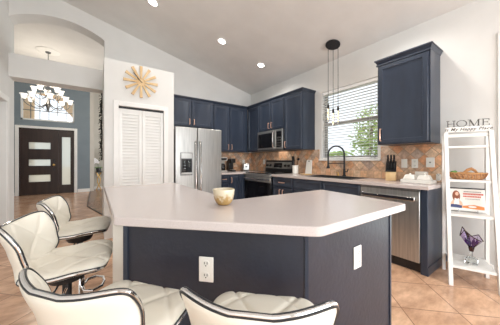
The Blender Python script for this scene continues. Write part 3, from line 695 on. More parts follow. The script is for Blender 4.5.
# little glass jar on the sill
jr = thing('glass_jar', 'small clear glass bottle standing on the window sill', 'bottle', (XR - .009, 1.64, wz0 + .005))
MB().lathe([(0, 0), (.022, 0), (.024, .01), (.024, .06), (.012, .075), (.011, .09), (0, .09)], (0, 0, 0), 16).build('bottle', m_clear, jr)
MB().cyl((0, 0, .09), (0, 0, .105), .013).build('stopper', m_steel, jr)
# knife block
kb = thing('knife_block', 'light wooden knife block with black handled knives right of the window', 'knife block', (3.17, 1.315, ZC), R(-70))
MB().prism([(-.085, 0), (.085, 0), (.085, .13), (.075, .215), (-.02, .16), (-.085, .09)], -.05, .05, 'yz').build('block', m_oak, kb, bevel=.004)
MB().prism([(-.086, .10), (-.02, .165), (.06, .21), (.055, .216), (-.026, .172), (-.092, .107)], -.052, .052, 'yz').build('slot_face', m_black, kb)
kb.scale = (1.12, 1.12, 1.15)
for i in range(3):
    for j in range(3):
        y = -.06 + j * .05; z = .13 + j * .036; x = -.03 + i * .03; L = .062 + .02 * j / 2
        MB().tube([(x, y, z), (x, y - .35 * L, z + .45 * L), (x, y - .75 * L, z + L)], [.009, .011, .010], 8).build('knife_handle', m_black, kb)
# white tray set
def white_box(name, label, loc_, rz, w, d, h, lid):
    r = thing(name, label, 'container', loc_, rz, 'white ceramic dishes on the tray')
    MB().box(-w / 2, w / 2, -d / 2, d / 2, 0, h).build('dish', m_ceramic, r, bevel=.006)
    if lid: MB().hexa([(-w / 2 - .004, -d / 2 - .004, h), (w / 2 + .004, -d / 2 - .004, h), (w / 2 + .004, d / 2 + .004, h), (-w / 2 - .004, d / 2 + .004, h), (-w * .36, -d * .3, h + lid), (w * .36, -d * .3, h + lid), (w * .36, d * .3, h + lid), (-w * .36, d * .3, h + lid)]).build('lid', m_ceramic, r, bevel=.006)
    if lid: MB().ball((0, 0, h + lid + .006), .011).build('lid_knob', m_ceramic, r)
    return r
tcx, tcy = 3.06, .985
tr_ = thing('serving_tray', 'white ceramic serving tray near the worktop end, below the wall plates', 'tray', (tcx, tcy, ZC), RZ)
m = MB(); a, b_, h = .15, .085, .038
m.box(-a, a, -b_, b_, 0, .008).box(-a, a, -b_, -b_ + .008, .008, h).box(-a, a, b_ - .008, b_, .008, h).box(-a, -a + .008, -b_ + .008, b_ - .008, .008, h).box(a - .008, a, -b_ + .008, b_ - .008, .008, h)
m.build('tray_body', m_ceramic, tr_, bevel=.003)
white_box('butter_dish', 'white lidded dish at the left of the white tray', (tcx - .01, tcy + .075, ZC + .009), RZ, .115, .10, .03, .055)
white_box('butter_dish', 'white lidded dish at the right of the white tray', (tcx - .01, tcy - .065, ZC + .009), RZ, .125, .10, .03, .055)
white_box('canister', 'tall white box standing behind the white tray', (tcx + .17, tcy + .02, ZC), RZ, .11, .08, .125, 0)

# ================================================================== WINDOW BLIND
bl = thing('window_blind', 'white horizontal slat blind over the kitchen window', 'blind', (XR + .04, (wy0 + wy1) / 2, wz0))
hw = (wy1 - wy0) / 2 - .006
MB().box(-.03, .03, -hw, hw, wz1 - wz0 - .055, wz1 - wz0 - .003).build('headrail', m_slat, bl, bevel=.004)
m = MB(); n = 25; top_z = wz1 - wz0 - .075
for i in range(n):
    z = .05 + (top_z - .05) * i / (n - 1); a = R(-4); c_, s_ = .022 * math.cos(a), .022 * math.sin(a)
    m.hexa([(-c_, -hw, z - s_ - .0015), (c_, -hw, z + s_ - .0015), (c_, hw, z + s_ - .0015), (-c_, hw, z - s_ - .0015),
            (-c_, -hw, z - s_ + .0015), (c_, -hw, z + s_ + .0015), (c_, hw, z + s_ + .0015), (-c_, hw, z - s_ + .0015)])
m.build('slats', m_slat, bl, smooth=False)
MB().box(-.025, .025, -hw, hw, .008, .028).build('bottom_rail', m_slat, bl, bevel=.003)
for y in (-hw + .12, hw - .12):
    for x in (-.026, .026): MB().cyl((x, y, .02), (x, y, top_z + .02), .0018, n=6).build('ladder_cord', m_slat, bl)

# ================================================================== CEILING LIGHTS
sl_ang = math.atan(.2387)
def downlight(x, y, label, power=15):
    r = thing('recessed_light', label, 'ceiling light', (x, y, zc(x)), 0, 'recessed ceiling downlights')
    r.rotation_euler = (0, sl_ang, 0)
    MB().lathe([(.062, -.002), (.09, -.002), (.088, -.007), (.062, -.010), (.062, -.002)], (0, 0, 0), 28, caps=False).build('trim_ring', m_white, r)
    MB().lathe([(0, -.004), (.062, -.004), (.062, -.007), (0, -.009)], (0, 0, 0), 24).build('lens', m_can, r)
    d = bpy.data.lights.new('downlight', 'SPOT'); d.energy = power; d.spot_size = R(150); d.spot_blend = .8; d.shadow_soft_size = .06; d.color = (1, .95, .88)
    o = bpy.data.objects.new('downlight', d); C.objects.link(o); o.location = (x - .01, y, zc(x) - .05)
downlight(.711, 3.534, 'lit recessed ceiling light high above the pantry, leftmost of the row')
downlight(1.827, 3.465, 'lit recessed ceiling light above the refrigerator, middle of the row', 38)
downlight(2.692, 3.465, 'lit recessed ceiling light nearest the corner cabinets', 42)
downlight(2.72, 1.14, 'lit recessed ceiling light cut by the top edge of the photo', 30)
downlight(1.75, 1.9, 'unseen downlight added as fill over the kitchen aisle, above the frame', 40)  # out of view, added only to brighten the kitchen
# pendant
pcx, pcy = 3.03, 2.08
pn = thing('pendant_light', 'black three-cord pendant lamp hanging above the sink', 'pendant lamp', (pcx, pcy, zc(pcx)))
m = MB().lathe([(0, -.012), (.105, -.012), (.108, -.018), (.108, -.038), (.10, -.044), (0, -.046)], (0, 0, 0), 32).xf(Matrix.Rotation(sl_ang, 4, 'Y'))
m.xf(Matrix.Translation((0, 0, .012))); m.build('canopy', m_matblack, pn)
ux, uy = math.cos(R(35)), -math.sin(R(35))
for s, zb_ in ((-.075, 2.0), (0.002, 1.93), (.078, 1.97)):
    x, y = ux * s, uy * s; z1 = zb_ - zc(pcx)
    MB().cyl((x, y, -.03), (x, y, z1), .004, n=6).build('cord', m_matblack, pn)
    MB().lathe([(0, .05), (.008, .05), (.016, .03), (.017, -.02), (0, -.02)], (x, y, z1), 14).build('socket', m_matblack, pn)
    bu = MB().lathe([(.0, 0), (.016, 0), (.017, -.01), (.017, -.19), (.012, -.205), (0, -.21)], (x, y, z1 - .02), 14).build('tube_bulb', m_clear, pn)
    MB().tube([(x - .004, y, z1 - .03), (x - .004, y, z1 - .19), (x + .004, y, z1 - .19), (x + .004, y, z1 - .03)], .0018, 5).build('filament', m_filament, bu)

# ================================================================== CLOCK
ck = thing('wall_clock', 'light wood sunburst clock on the white pantry wall', 'clock', (.612, py0, 2.437))
for i in range(12):
    a = R(30 * i); Mx = Matrix.Rotation(a, 4, 'Y')
    m = MB().prism(rounded([(-.013, .055), (.013, .055), (.022, .25), (-.022, .25)], [0, 0, .012, .012]), -.030, -.014, 'xz').xf(Mx)
    ry = m.build('ray', m_oak, ck, bevel=.002)
    MB().prism([(-.0215, .24), (.0215, .24), (.0225, .2512), (-.0225, .2512)], -.0295, -.0145, 'xz').xf(Mx).build('ray_tip', m_oak_end, ry)
MB().cyl((0, -.002, 0), (0, -.02, 0), .065, n=24).build('hub', m_oak, ck)
MB().box(-.004, .004, -.037, -.033, -.01, .17).xf(Matrix.Rotation(R(-42), 4, 'Y')).build('minute_hand', m_matblack, ck)
MB().box(-.006, .006, -.034, -.031, -.02, .08).xf(Matrix.Rotation(R(-46), 4, 'Y')).build('hour_hand', m_matblack, ck)

# ================================================================== BAR STOOLS
def catmull(P, t):
    n = len(P) - 1; x = min(max(t, 0), .99999) * n; i = int(x); f = x - i
    p = [P[max(0, min(n, i + k))] for k in (-1, 0, 1, 2)]
    return [.5 * (2 * b + (c - a) * f + (2 * a - 5 * b + 4 * c - d) * f * f + (3 * b - a - 3 * c + d) * f ** 3) for a, b, c, d in zip(*p)]
PROF = [(.175, -.006), (.15, .006), (.07, .006), (-.01, -.004), (-.09, -.004), (-.142, .02), (-.168, .08), (-.186, .15), (-.215, .218)]
WID = [.18, .195, .20, .197, .186, .174, .180, .192, .198]
def sstep(a, b, x): x = min(1, max(0, (x - a) / (b - a))); return x * x * (3 - 2 * x)
def surf(u, v):
    y, z = catmull(PROF, v); wd, = catmull([(q_,) for q_ in WID], v)
    e = 1 - abs(2 * v - 1) ** (6 if v < .5 else 22)
    sh = max(.004, e) ** (.36 if v < .5 else .26)
    xn = abs(u) * sh; wd *= sh
    bk = sstep(.5, .75, v)
    y += (.08 * bk - .02 * sstep(.82, 1, v)) * xn ** 2
    z += (1 - bk) * .012 * xn ** 2.5 + sstep(.7, 1, v) * .027 * xn ** 2
    return Vector((u * wd, y, z))
def nrm_at(u, v):
    e = 1e-3
    du = surf(min(1, u + e), v) - surf(max(-1, u - e), v); dv = surf(u, min(1, v + e)) - surf(u, max(0, v - e))
    n = du.cross(-dv)
    return n.normalized() if n.length > 1e-12 else Vector((0, 0, 1))
def stool_shell():
    NU, NV = 56, 100; m = MB(); vs = []
    for side in (0, 1):
        for j in range(NV + 1):
            v = .5 - .5 * math.cos(PI * j / NV)
            for i in range(NU + 1):
                u = -1 + 2 * i / NU; u = math.copysign(abs(u) ** .85, u)
                p = surf(u, v); n = nrm_at(u * .98, min(.985, max(.015, v)))
                edge = max(0, (1 - abs(u) ** 8) * (1 - abs(2 * v - 1) ** 12)) ** .5
                if side == 0:
                    th = (.036 - .016 * sstep(.45, .7, v)) * edge
                    s_ = v * 3.0; q1 = (u + s_) % 1.0; q2 = (u - s_) % 1.0
                    g = max(math.exp(-(min(q1, 1 - q1) / .045) ** 2), math.exp(-(min(q2, 1 - q2) / .045) ** 2))
                    th -= .007 * g * edge
                    vs.append(p + n * th)
                else: vs.append(p - n * (.020 * edge))
    a = (NU + 1) * (NV + 1); fs = []
    for j in range(NV):
        for i in range(NU):
            k = j * (NU + 1) + i
            fs += [(k, k + 1, k + NU + 2, k + NU + 1), (a + k, a + k + NU + 1, a + k + NU + 2, a + k + 1)]
    m._add(vs, fs)
    return m
def make_stool():
    r = thing('bar_stool', '', 'bar stool', (0, 0, 0), 0, 'cream leather bar stools')
    sh = stool_shell().build('seat_shell', m_leather, r, angle=60)
    bm = bmesh.new(); bm.from_mesh(sh.data); bmesh.ops.remove_doubles(bm, verts=bm.verts, dist=2e-4); bmesh.ops.recalc_face_normals(bm, faces=bm.faces); bm.to_mesh(sh.data); bm.free()
    vv = [.5 - .5 * math.cos(PI * j / 100) for j in range(101)]
    uv = [(1, v) for v in vv] + [(-1, v) for v in vv[::-1]]
    loop = [surf(u, v) for u, v in uv]
    nn = [nrm_at(u * .97, min(.97, max(.03, v))) for u, v in uv]
    MB().tube(loop, .006, 10, True).build('chrome_trim', m_chrome, r)
    for s_ in (-1, 1):
        MB().tube([p + n * (.0065 * s_) for p, n in zip(loop, nn)], .0030, 6, True).build('piping', m_piping, r)
    return r
stool = make_stool()
def stool_base(root, hz):                                   # the gas-lift column of a seat raised to hz
    MB().cyl((0, 0, -.075), (0, 0, -.035), .07, .09, 20).build('swivel_plate', m_matblack, root)
    MB().cyl((0, 0, -hz * .5), (0, 0, -.07), .019, n=18).build('piston', m_matblack, root)
    MB().cyl((0, 0, -hz + .02), (0, 0, -.20), .03, n=20).build('column', m_chrome, root)
    MB().lathe([(0, 0), (.195, 0), (.195, .008), (.16, .018), (.06, .035), (.035, .05), (0, .05)], (0, 0, -hz + .002), 36).build('floor_base', m_chrome, root)
    zf = -hz + .26
    MB().tube([(.02, .02, zf), (.09, .04, zf), (.11, .09, zf), (.07, .14, zf), (0, .15, zf), (-.07, .14, zf), (-.11, .09, zf), (-.09, .04, zf), (-.02, .02, zf)], .010, 10).build('footrest', m_chrome, root)
    MB().tube([(.02, -.02, -.08), (.10, -.02, -.085), (.17, -.03, -.075), (.19, .0, -.07), (.16, .03, -.075), (.09, .02, -.085)], .005, 8).build('height_lever', m_chrome, root)
STOOLS = [((-.112, 1.412, .668), -100, 'cream leather bar stool at the long left side of the island, nearer of two'),
          ((-.09, 2.03, .672), -96, 'cream leather bar stool at the far left side of the island, nearest the front door'),
          ((.068, .865, .622), -52, 'cream leather bar stool in the foreground, cut by the bottom edge, left of two'),
          ((.425, .546, .615), -44, 'cream leather bar stool in the foreground before the island outlet corner, right of two')]
for i, (l, rz, lab) in enumerate(STOOLS):
    o = stool if i == 0 else copy_tree(stool)
    STOOLS[i] = o
    o.location = l; o.rotation_euler = (0, 0, R(rz)); o['label'] = lab
for o in STOOLS: stool_base(o, o.location.z)

# ================================================================== LADDER SHELF
LZ = R(-68)
ls = thing('ladder_shelf', 'white wooden ladder shelf against the wall right of the kitchen run', 'shelf', (3.155, .61, 0), LZ)
# local: +x to the right seen from the room, -y out of the wall
hw = .165; HT = 1.46
def front_y(z): return -.36 + .26 * z / HT
for s in (-1, 1):
    MB().box(s * hw - .014, s * hw + .014, -.018, .018, 0, HT - .02).build('rear_leg', m_washed, ls, bevel=.002)
    z0, z1 = 0, HT
    m = MB().hexa([(s * hw - .016, front_y(0) - .02, 0), (s * hw + .016, front_y(0) - .02, 0), (s * hw + .016, front_y(0) + .02, 0), (s * hw - .016, front_y(0) + .02, 0),
                   (s * hw - .016, front_y(HT) - .02, HT), (s * hw + .016, front_y(HT) - .02, HT), (s * hw + .016, front_y(HT) + .02, HT), (s * hw - .016, front_y(HT) + .02, HT)])
    m.build('front_leg', m_washed, ls, bevel=.002)
SH = [.18, .652, .983, 1.32]
for z in SH:
    MB().box(-hw + .017, hw - .017, front_y(z) - .012, .015, z - .022, z).build('shelf_board', m_washed, ls, bevel=.002)
MB().box(-hw + .017, hw - .017, front_y(HT) - .012, front_y(HT) + .012, HT - .05, HT - .02).build('top_rail', m_washed, ls, bevel=.002)
Mls = Matrix.Translation(ls.location) @ Matrix.Rotation(LZ, 4, 'Z')
def on_shelf(x, y, z): return tuple(Mls @ Vector((x, y, z)))
# sign on the top
sg = thing('home_sign', 'whitewashed sign with dark HOME letters on top of the ladder shelf', 'sign', on_shelf(0, front_y(HT), HT + .001), LZ)
bh = .058
bo = MB().box(-.185, .185, -.012, .012, 0, bh).build('sign_board', m_washed, sg, bevel=.002)
def seg(m, x0, z0, x1, z1, w): 
    d = Vector((x1 - x0, z1 - z0)); n = Vector((-d.y, d.x)).normalized() * w / 2
    m.prism([(x0 - n.x, z0 - n.y), (x1 - n.x, z1 - n.y), (x1 + n.x, z1 + n.y), (x0 + n.x, z0 + n.y)], -.004, .004, 'xz')
LH = .074; T, t_ = .010, .005
def letter(ch, x):
    m = MB(); b = bh
    sv = .034
    def serif(xx, zz, k=.013): m.box(xx - k, xx + k, -.004, .004, zz, zz + t_)
    if ch == 'H':
        for xx in (x - .026, x + .026): m.box(xx - t_ / 2 - .001, xx + t_ / 2 + .001, -.004, .004, b, b + LH); serif(xx, b); serif(xx, b + LH - t_)
        m.box(x - .026, x + .026, -.004, .004, b + LH * .48, b + LH * .48 + t_)
    elif ch == 'O':
        n = 28
        for i in range(n):
            a0, a1 = 2 * PI * i / n, 2 * PI * (i + 1) / n
            w0 = .0035 + .004 * abs(math.cos((a0 + a1) / 2))
            seg(m, x + .040 * math.cos(a0), b + LH / 2 + (LH / 2 - .002) * math.sin(a0), x + .040 * math.cos(a1), b + LH / 2 + (LH / 2 - .002) * math.sin(a1), w0)
    elif ch == 'M':
        seg(m, x - .034, b, x - .034, b + LH, .004); seg(m, x + .034, b, x + .034, b + LH, .010)
        seg(m, x - .034, b + LH, x, b + .004, .011); seg(m, x, b + .004, x + .034, b + LH, .004); serif(x - .034, b, .011); serif(x + .034, b, .012); serif(x - .04, b + LH - t_, .01); serif(x + .04, b + LH - t_, .01)
    else:
        m.box(x - .024, x - .016, -.004, .004, b, b + LH)
        m.box(x - .032, x + .028, -.004, .004, b, b + t_).box(x - .032, x + .026, -.004, .004, b + LH - t_, b + LH).box(x - .02, x + .014, -.004, .004, b + LH * .5, b + LH * .5 + t_)
        m.box(x + .024, x + .028, -.004, .004, b, b + .02).box(x + .022, x + .026, -.004, .004, b + LH - .02, b + LH).box(x + .011, x + .014, -.004, .004, b + LH * .42, b + LH * .6)
    m.build('letter', m_ink, sg, smooth=False)
for ch, x in zip('HOME', (-.135, -.045, .055, .145)): letter(ch, x)
cu = bpy.data.curves.new('script', 'FONT'); cu.body = 'Is My Happy Place'; cu.size = .046; cu.shear = .35; cu.align_x = 'CENTER'; cu.align_y = 'CENTER'; cu.extrude = .0010; cu.offset = .0005; cu.space_character = 1.12
tmp = bpy.data.objects.new('script', cu); C.objects.link(tmp)
bpy.context.view_layer.update()
me = bpy.data.meshes.new_from_object(tmp.evaluated_get(bpy.context.evaluated_depsgraph_get()))
bpy.data.objects.remove(tmp)
me.materials.append(m_ink)
tx = bpy.data.objects.new('script_text', me); C.objects.link(tx); tx.parent = bo; tx.rotation_euler = (R(90), 0, 0); tx.location = (0, -.0130, bh / 2)
sg.scale = (.91, .91, .91)
# basket on the second shelf from the top
z = SH[2] + .001
bk = thing('wicker_basket', 'oval brown wicker basket on the second shelf from the top', 'basket', on_shelf(0, -.10, z), LZ)
m = MB().lathe([(0, 0), (.105, 0), (.125, .02), (.145, .06), (.138, .06), (.118, .022), (.1, .008), (0, .008)], (0, 0, 0), 30, 1, .6)
m.build('basket_body', m_wicker, bk)
MB().tube([(.143 * math.cos(a * PI / 16), .086 * math.sin(a * PI / 16), .062 + .003 * (a % 2)) for a in range(32)], .007, 6, True).build('braided_rim', m_oak_end, bk)
m = MB()
for i in range(26):
    a = 2 * PI * i / 26
    m.tube([(.107 * math.cos(a), .064 * math.sin(a), .004), (.129 * math.cos(a + .1), .078 * math.sin(a + .1), .025), (.146 * math.cos(a), .0876 * math.sin(a), .06)], .004, 5)
m.build('woven_stakes', m_spoon, bk)
o = MB().ball((0, 0, .0), .045, 1.3, .9, .6).build('folded_napkin', m_ceramic); o.location = on_shelf(.02, -.10, z + .038); tag(o, 'white bundle lying in the wicker basket', 'napkin')
o = MB().tube([(0, 0, 0), (.03, 0, .02), (.06, 0, .05), (.085, 0, .062), (.11, 0, .045), (.13, 0, .02)], [.008, .012, .015, .016, .013, .006], 8).build('driftwood_piece', m_spoon); o.location = on_shelf(-.055, -.10, z + .045); o.rotation_euler = (0, 0, LZ); tag(o, 'curved brown piece of wood on top of the wicker basket', 'wood')
o = MB().ball((0, 0, 0), .026, 1.3, 1, .7).ball((.02, 0, .01), .018).ball((-.02, .01, .008), .018).build('green_sprig', m_leaf); o.location = on_shelf(-.095, -.10, z + .058); tag(o, 'small green sprig at the left end of the wicker basket', 'plant')
# framed print on a stand
z = SH[1] + .001
pf = thing('framed_print', 'upright advert print with a long-haired woman, on the middle shelf', 'picture', on_shelf(0, -.10, z), LZ)
tl = Matrix.Rotation(R(-9), 4, 'X')
pw, ph = .135, .22
MB().box(-pw, pw, 0, .012, .012, .012 + ph).xf(tl).build('panel', m_paper, pf, bevel=.002)
MB().box(-pw, pw, -.002, .0125, .012 + ph, .024 + ph).xf(tl).build('top_bar', m_matblack, pf)
def flat(name, poly, mat, d=-.0012): MB().prism([(x, .012 + zz) for x, zz in poly], d, -.0002, 'xz').xf(tl).build(name, mat, pf, smooth=False)
def ell(cx_, cz_, a, b, n=18): return [(cx_ + a * math.cos(2 * PI * i / n), cz_ + b * math.sin(2 * PI * i / n)) for i in range(n)]
flat('printed_dress', [(-.125, .05), (-.03, .05), (-.035, .085), (-.055, .105), (-.10, .105), (-.12, .08)], m_skin)
flat('printed_hair', ell(-.078, .145, .030, .056), m_hair, -.0016)
flat('printed_face', ell(-.072, .168, .013, .019), m_skin, -.002)
flat('printed_shirt', [(-.10, .06), (-.055, .06), (-.058, .125), (-.072, .115), (-.09, .125)], m_paper, -.002)
flat('printed_scarf', [(-.125, .03), (-.04, .025), (-.035, .05), (-.08, .062), (-.12, .06)], m_bluep, -.002)
flat('printed_table', [(-.04, .03), (.125, .02), (.125, .05), (.05, .065), (-.03, .05)], m_orange, -.0016)
flat('printed_plate', ell(.04, .045, .03, .01), m_paper, -.002)
for i, (xa, xb, zz, hh_, mt) in enumerate([(-.02, .10, .19, .007, m_grey_ink), (-.025, .115, .163, .016, m_red), (-.025, .105, .139, .014, m_red), (-.01, .09, .118, .005, m_grey_ink)]):
    m = MB(); x = xa; rr = random.Random(i)
    while x < xb:
        w_ = rr.uniform(.006, .011); m.prism([(x, .012 + zz), (x + w_, .012 + zz), (x + w_, .012 + zz + hh_), (x, .012 + zz + hh_)], -.0014, -.0002, 'xz'); x += w_ + .003
    m.xf(tl).build('printed_line', mt, pf, smooth=False)
MB().tube([(-.07, -.035, .004), (-.07, -.03, .03), (-.07, -.028, .006), (-.07, .06, .004)], .003).tube([(.07, -.035, .004), (.07, -.03, .03), (.07, -.028, .006), (.07, .06, .004)], .003).tube([(-.07, .05, .004), (.07, .05, .004)], .003).build('easel_stand', m_steel, pf)
# glass vase on the bottom shelf
z = SH[0] + .001
gv = thing('glass_vase', 'purple and dark edged glass sculpture on a clear foot, bottom shelf', 'vase', on_shelf(.01, -.20, z), LZ)
MB().lathe([(0, 0), (.048, 0), (.05, .012), (.046, .05), (.03, .062), (0, .062)], (0, 0, 0), 8).build('clear_foot', m_clear, gv, smooth=False)
MB().lathe([(0, .06), (.012, .06), (.009, .09), (.013, .12), (0, .12)], (0, 0, 0), 12).build('clear_stem', m_clear, gv)
m = MB(); ring0 = [(.018 * math.cos(a), .018 * math.sin(a), .12) for a in [i * PI / 4 for i in range(8)]]
MB().lathe([(0, .118), (.016, .118), (.024, .155), (.018, .165), (0, .16)], (0, 0, 0), 8).build('amber_collar', m_brownglass, gv, smooth=False)
hs = [.0, .05, .02, .11, .03, .10, .04, .01]; rim = []
for i in range(8):
    a = i * PI / 4; rim.append(Vector((.082 * math.cos(a), .055 * math.sin(a), .225 + hs[i])))
lo = [Vector((.02 * math.cos(i * PI / 4), .018 * math.sin(i * PI / 4), .155)) for i in range(8)]
m = MB(); m._add(lo + rim + [p * .97 + Vector((0, 0, .004)) for p in lo] + [Vector((p.x * .95, p.y * .95, p.z + .001)) for p in rim], [f for i in range(8) for f in ((i, (i + 1) % 8, 8 + (i + 1) % 8, 8 + i), (16 + i, 24 + i, 24 + (i + 1) % 8, 16 + (i + 1) % 8), (8 + i, 8 + (i + 1) % 8, 24 + (i + 1) % 8, 24 + i))])
m.build('clear_petals', m_petalglass, gv, smooth=False)
MB().tube(rim, .0045, 6, True).build('dark_edge', m_brownglass, gv)
m = MB()
for i in range(8):
    a = i * PI / 4 + .3; x, y = .038 * math.cos(a), .022 * math.sin(a)
    m._add([(x * .3, y * .3, .16), (x - .014, y, .20), (x, y + .01, .205), (x + .014, y, .20), (x * 1.3, y * 1.3, .245)], [(0, 1, 2), (0, 2, 3), (0, 3, 1), (4, 2, 1), (4, 3, 2), (4, 1, 3)])
m.build('purple_core', m_purple, gv, smooth=False)

# ================================================================== FOYER
chx, chy = -1.02, 7.95
ch = thing('chandelier', 'many-armed chandelier with white tulip shades hanging in the foyer', 'chandelier', (chx, chy, 4.1))
MB().lathe([(0, 0), (.24, 0), (.25, -.012), (.2, -.025), (.12, -.03), (0, -.03)], (0, 0, 0), 32).build('ceiling_medallion', m_white, ch)
MB().lathe([(0, -.03), (.06, -.03), (.05, -.06), (0, -.07)], (0, 0, 0), 20).build('canopy', m_steel_dk, ch)
MB().cyl((0, 0, -.06), (0, 0, -1.2), .008, n=8).build('rod', m_steel_dk, ch)
MB().lathe([(0, 0), (.015, 0), (.03, -.08), (.02, -.2), (.05, -.3), (.06, -.36), (.03, -.44), (.015, -.5), (0, -.53)], (0, 0, -1.1), 16).build('centre_column', m_steel_dk, ch)
def arm(a, rad, zb_, zt_):
    c_, s_ = math.cos(a), math.sin(a)
    P = [(.03, zb_ + .02), (rad * .35, zb_ - .10), (rad * .7, zb_ - .11), (rad * .95, zb_ - .03), (rad, zt_)]
    pts = [catmull(P, i / 14) for i in range(15)]
    am = MB().tube([(r_ * c_, r_ * s_, z_) for r_, z_ in pts], .009, 7).lathe([(0, 0), (.035, 0), (.03, .015), (0, .015)], (rad * c_, rad * s_, zt_), 12).build('arm', m_steel_dk, ch)
    sd_ = MB().lathe([(.02, 0), (.045, .02), (.05, .06), (.055, .10), (.08, .13), (.075, .13), (.05, .10), (.044, .06), (.038, .022), (.02, .006)], (rad * c_, rad * s_, zt_ + .015), 16).build('lamp_shade', m_shade, am)
for i in range(8): arm(2 * PI * i / 8 + .2, .46, -1.42, -1.38)
for i in range(5): arm(2 * PI * i / 5 + .5, .28, -1.18, -1.14)
for i in range(2): arm(PI * i + .8, .09, -1.0, -.96)
for dx, dy in ((0, -.5), (.35, .3), (-.35, .3)):
    d = bpy.data.lights.new('chandelier_bulb', 'POINT'); d.energy = 12; d.shadow_soft_size = .12; d.color = (1, .9, .76)
    o = bpy.data.objects.new('chandelier_bulb', d); C.objects.link(o); o.location = (chx + dx, chy + dy, 3.0)
# console table
ct = thing('console_table', 'small dark topped console table with gold legs in the far foyer', 'table', (.46, 10.68, .006))
MB().box(-.42, .42, -.16, .16, .70, .735).build('table_top', m_black, ct, bevel=.004)
for x in (-.33, .33):
    for y in (-.1, .1):
        MB().tube([(x + .08, y, 0), (x - .04, y, .3), (x - .05, y, .45), (x + .08, y, .70)], .013, 8).build('leg', m_gold, ct)
        MB().tube([(x - .08, y, 0), (x + .04, y, .3), (x + .05, y, .45), (x - .08, y, .70)], .013, 8).build('leg', m_gold, ct)
oc = thing('potted_orchid', 'white orchid in a dark pot on the console table', 'plant', (.12, 10.64, .742))
MB().lathe([(0, 0), (.07, 0), (.09, .14), (.085, .15), (.07, .13), (0, .13)], (0, 0, 0), 16).build('pot', m_black, oc)
MB().tube([(0, 0, .12), (-.02, 0, .3), (-.08, -.02, .42), (-.16, -.03, .44)], .006, 6).build('stem', m_leaf, oc)
for i, (x, z_) in enumerate(((-.16, .43), (-.12, .47), (-.07, .42), (-.03, .37), (-.15, .36))):
    m = MB()
    for k in range(5):
        a = 2 * PI * k / 5; m.ball((x + .035 * math.cos(a), -.04, z_ + .035 * math.sin(a)), .03, 1, .3, 1, 8, 5)
    m.build('flower', m_petal, oc)
m = MB()
for k in range(5):
    a = 2 * PI * k / 5 + .3; m.ball((.07 * math.cos(a), .05 * math.sin(a), .15), .06, 1.2, .5, .3, 8, 5)
m.build('leaves', m_leaf, oc)
pv = thing('leafy_branches', 'dark vase of leafy branches on the console table', 'plant', (.45, 10.68, .742))
MB().lathe([(0, 0), (.06, 0), (.08, .1), (.04, .22), (.045, .24), (0, .24)], (0, 0, 0), 16).build('vase', m_black, pv)
m = MB()
for i in range(9):
    a = i * 2.4; x, y = .16 * math.cos(a), .1 * math.sin(a); m.tube([(0, 0, .2), (x * .5, y * .5, .5), (x, y, .75 + .1 * (i % 3))], .006, 5)
    for k in range(4): m.ball((x * (.5 + .15 * k), y * (.5 + .15 * k), .5 + .1 * k), .04, 1, .5, .7, 7, 4)
m.build('branches', m_leaf, pv)
# dark twisted vine hanging at the right end of the opening
vn = thing('hanging_vine', 'dark twisted vine hanging beside the pantry corner at the foyer opening', 'plant', (.108, 5.0, 2.433))
MB().tube([(.012 * math.sin(i * .9), .012 * math.cos(i * .9), -i * .05) for i in range(26)], .016, 6).build('stem', m_darkleaf, vn)
m = MB(); rv = random.Random(3)
for i in range(230):
    z_ = -rv.uniform(0, 1.27); a = rv.uniform(0, 2 * PI); l = rv.uniform(.03, .055); c_, s_ = math.cos(a), math.sin(a)
    p = Vector((.014 * c_, .014 * s_, z_)); tp = p + Vector((c_ * l, s_ * l, -l * .8)); sd2 = Vector((-s_, c_, 0)) * .013; md = (p + tp) / 2 + Vector((0, 0, .006))
    m._add([p, md + sd2, tp, md - sd2, md - Vector((0, 0, .006))], [(0, 1, 2, 3), (0, 3, 2, 4), (0, 4, 2, 1)])
m.build('leaves', m_darkleaf, vn, smooth=False)

# ================================================================== GARDEN beyond the kitchen window
def palm(loc_, h, n, L, seed, label):
    r = thing('palm_tree', label, 'tree', loc_, 0, 'palms outside the kitchen window'); rr = random.Random(seed)
    MB().tube([(.05 * math.sin(i), .04 * math.cos(i * 1.3), h * i / 8) for i in range(9)], [.16 - .007 * i for i in range(9)], 10).build('trunk', m_bark, r)
    m = MB()
    for i in range(n):
        a = 2 * PI * i / n + rr.uniform(-.2, .2); up = rr.uniform(.2, 1.0); c_, s_ = math.cos(a), math.sin(a)
        pts = []
        for k in range(11):
            t_k = k / 10; d_ = L * t_k * (1 - .12 * t_k); pts.append(Vector((c_ * d_, s_ * d_, h + up * L * t_k * .8 - L * .95 * t_k * t_k)))
        m.tube(pts, [.022 * (1 - .8 * k / 10) for k in range(11)], 5)
        sd_ = Vector((-s_, c_, 0))
        for k in range(1, 21):
            f = k / 21 * 10; p = pts[int(f)].lerp(pts[min(10, int(f) + 1)], f - int(f)); ll = L * .34 * math.sin(PI * min(.97, .15 + .8 * k / 21)); fw = Vector((c_, s_, 0)) * ll * .5
            for q_ in (-1, 1):
                tip = p + sd_ * q_ * ll * .8 + fw - Vector((0, 0, ll * .45)); wv = Vector((c_, s_, .2)) * .03
                m._add([p - wv, p + wv, tip, (p + tip) / 2 + Vector((0, 0, .012))], [(0, 1, 3), (1, 2, 3), (2, 0, 3)])
    m.build('fronds', m_palm, r, smooth=False)
palm((11.5, 7.6, -.15), 1.7, 14, 1.2, 5, 'small green palm far out in the kitchen window view')
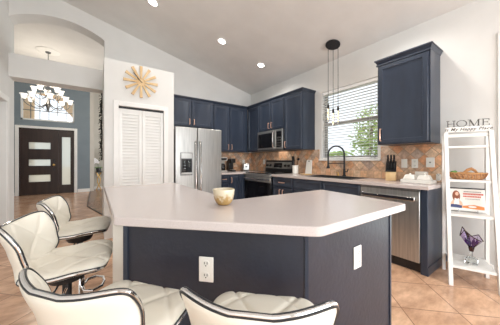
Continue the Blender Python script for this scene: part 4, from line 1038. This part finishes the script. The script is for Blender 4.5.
def shrub(loc_, rx, rz_, seed, label):
    r = thing('shrub', label, 'plant', loc_, 0, 'shrubs outside the kitchen window'); rr = random.Random(seed); m = MB()
    for i in range(420):
        a = rr.uniform(0, 2 * PI); u = rr.uniform(-.2, 1); q_ = math.sqrt(max(0, 1 - u * u)) * rr.uniform(.75, 1)
        p = Vector((rx * q_ * math.cos(a), rx * q_ * math.sin(a), rz_ * (.25 + .75 * u))); d_ = Vector((rr.uniform(-1, 1), rr.uniform(-1, 1), rr.uniform(-.4, 1))).normalized() * .16; s_ = d_.orthogonal().normalized() * .05
        m._add([p, p + d_ * .5 + s_, p + d_, p + d_ * .5 - s_, p + d_ * .5 + Vector((0, 0, .02))], [(0, 1, 4), (1, 2, 4), (2, 3, 4), (3, 0, 4)])
    m.build('foliage', m_palm, r, smooth=False); MB().cyl((0, 0, 0), (0, 0, rz_ * .6), .05, n=8).build('stem', m_bark, r)
shrub((5.9, 4.6, -.15), .7, 1.3, 2, 'low green shrub outside the middle of the kitchen window')
shrub((7.3, 6.4, -.15), .8, 1.2, 3, 'low green shrub outside the left of the kitchen window')
shrub((5.2, 2.6, -.15), .6, 1.1, 4, 'low green shrub outside the right of the kitchen window')

r = thing('garden_tree', 'sunlit leafy tree filling the right half of the kitchen window view', 'tree', (7.0, 3.45, -.15)); rr = random.Random(11); m = MB()
MB().tube([(0, 0, 0), (.04, .02, .8), (-.03, .03, 1.5), (.02, 0, 2.4)], [.09, .07, .06, .04], 8).build('trunk', m_bark, r)
for i in range(900):
    a = rr.uniform(0, 2 * PI); u = rr.uniform(-1, 1); q_ = math.sqrt(1 - u * u); k = rr.uniform(.35, 1)
    p = Vector((.62 * q_ * math.cos(a) * k, .62 * q_ * math.sin(a) * k, 2.1 + 1.05 * u * k)); d_ = Vector((rr.uniform(-1, 1), rr.uniform(-1, 1), rr.uniform(-1, .4))).normalized() * .17; s_ = d_.orthogonal().normalized() * .035
    m._add([p, p + d_ * .5 + s_, p + d_, p + d_ * .5 - s_, p + d_ * .5 + Vector((0, 0, .015))], [(0, 1, 4), (1, 2, 4), (2, 3, 4), (3, 0, 4)])
m.build('foliage', m_palm, r, smooth=False)
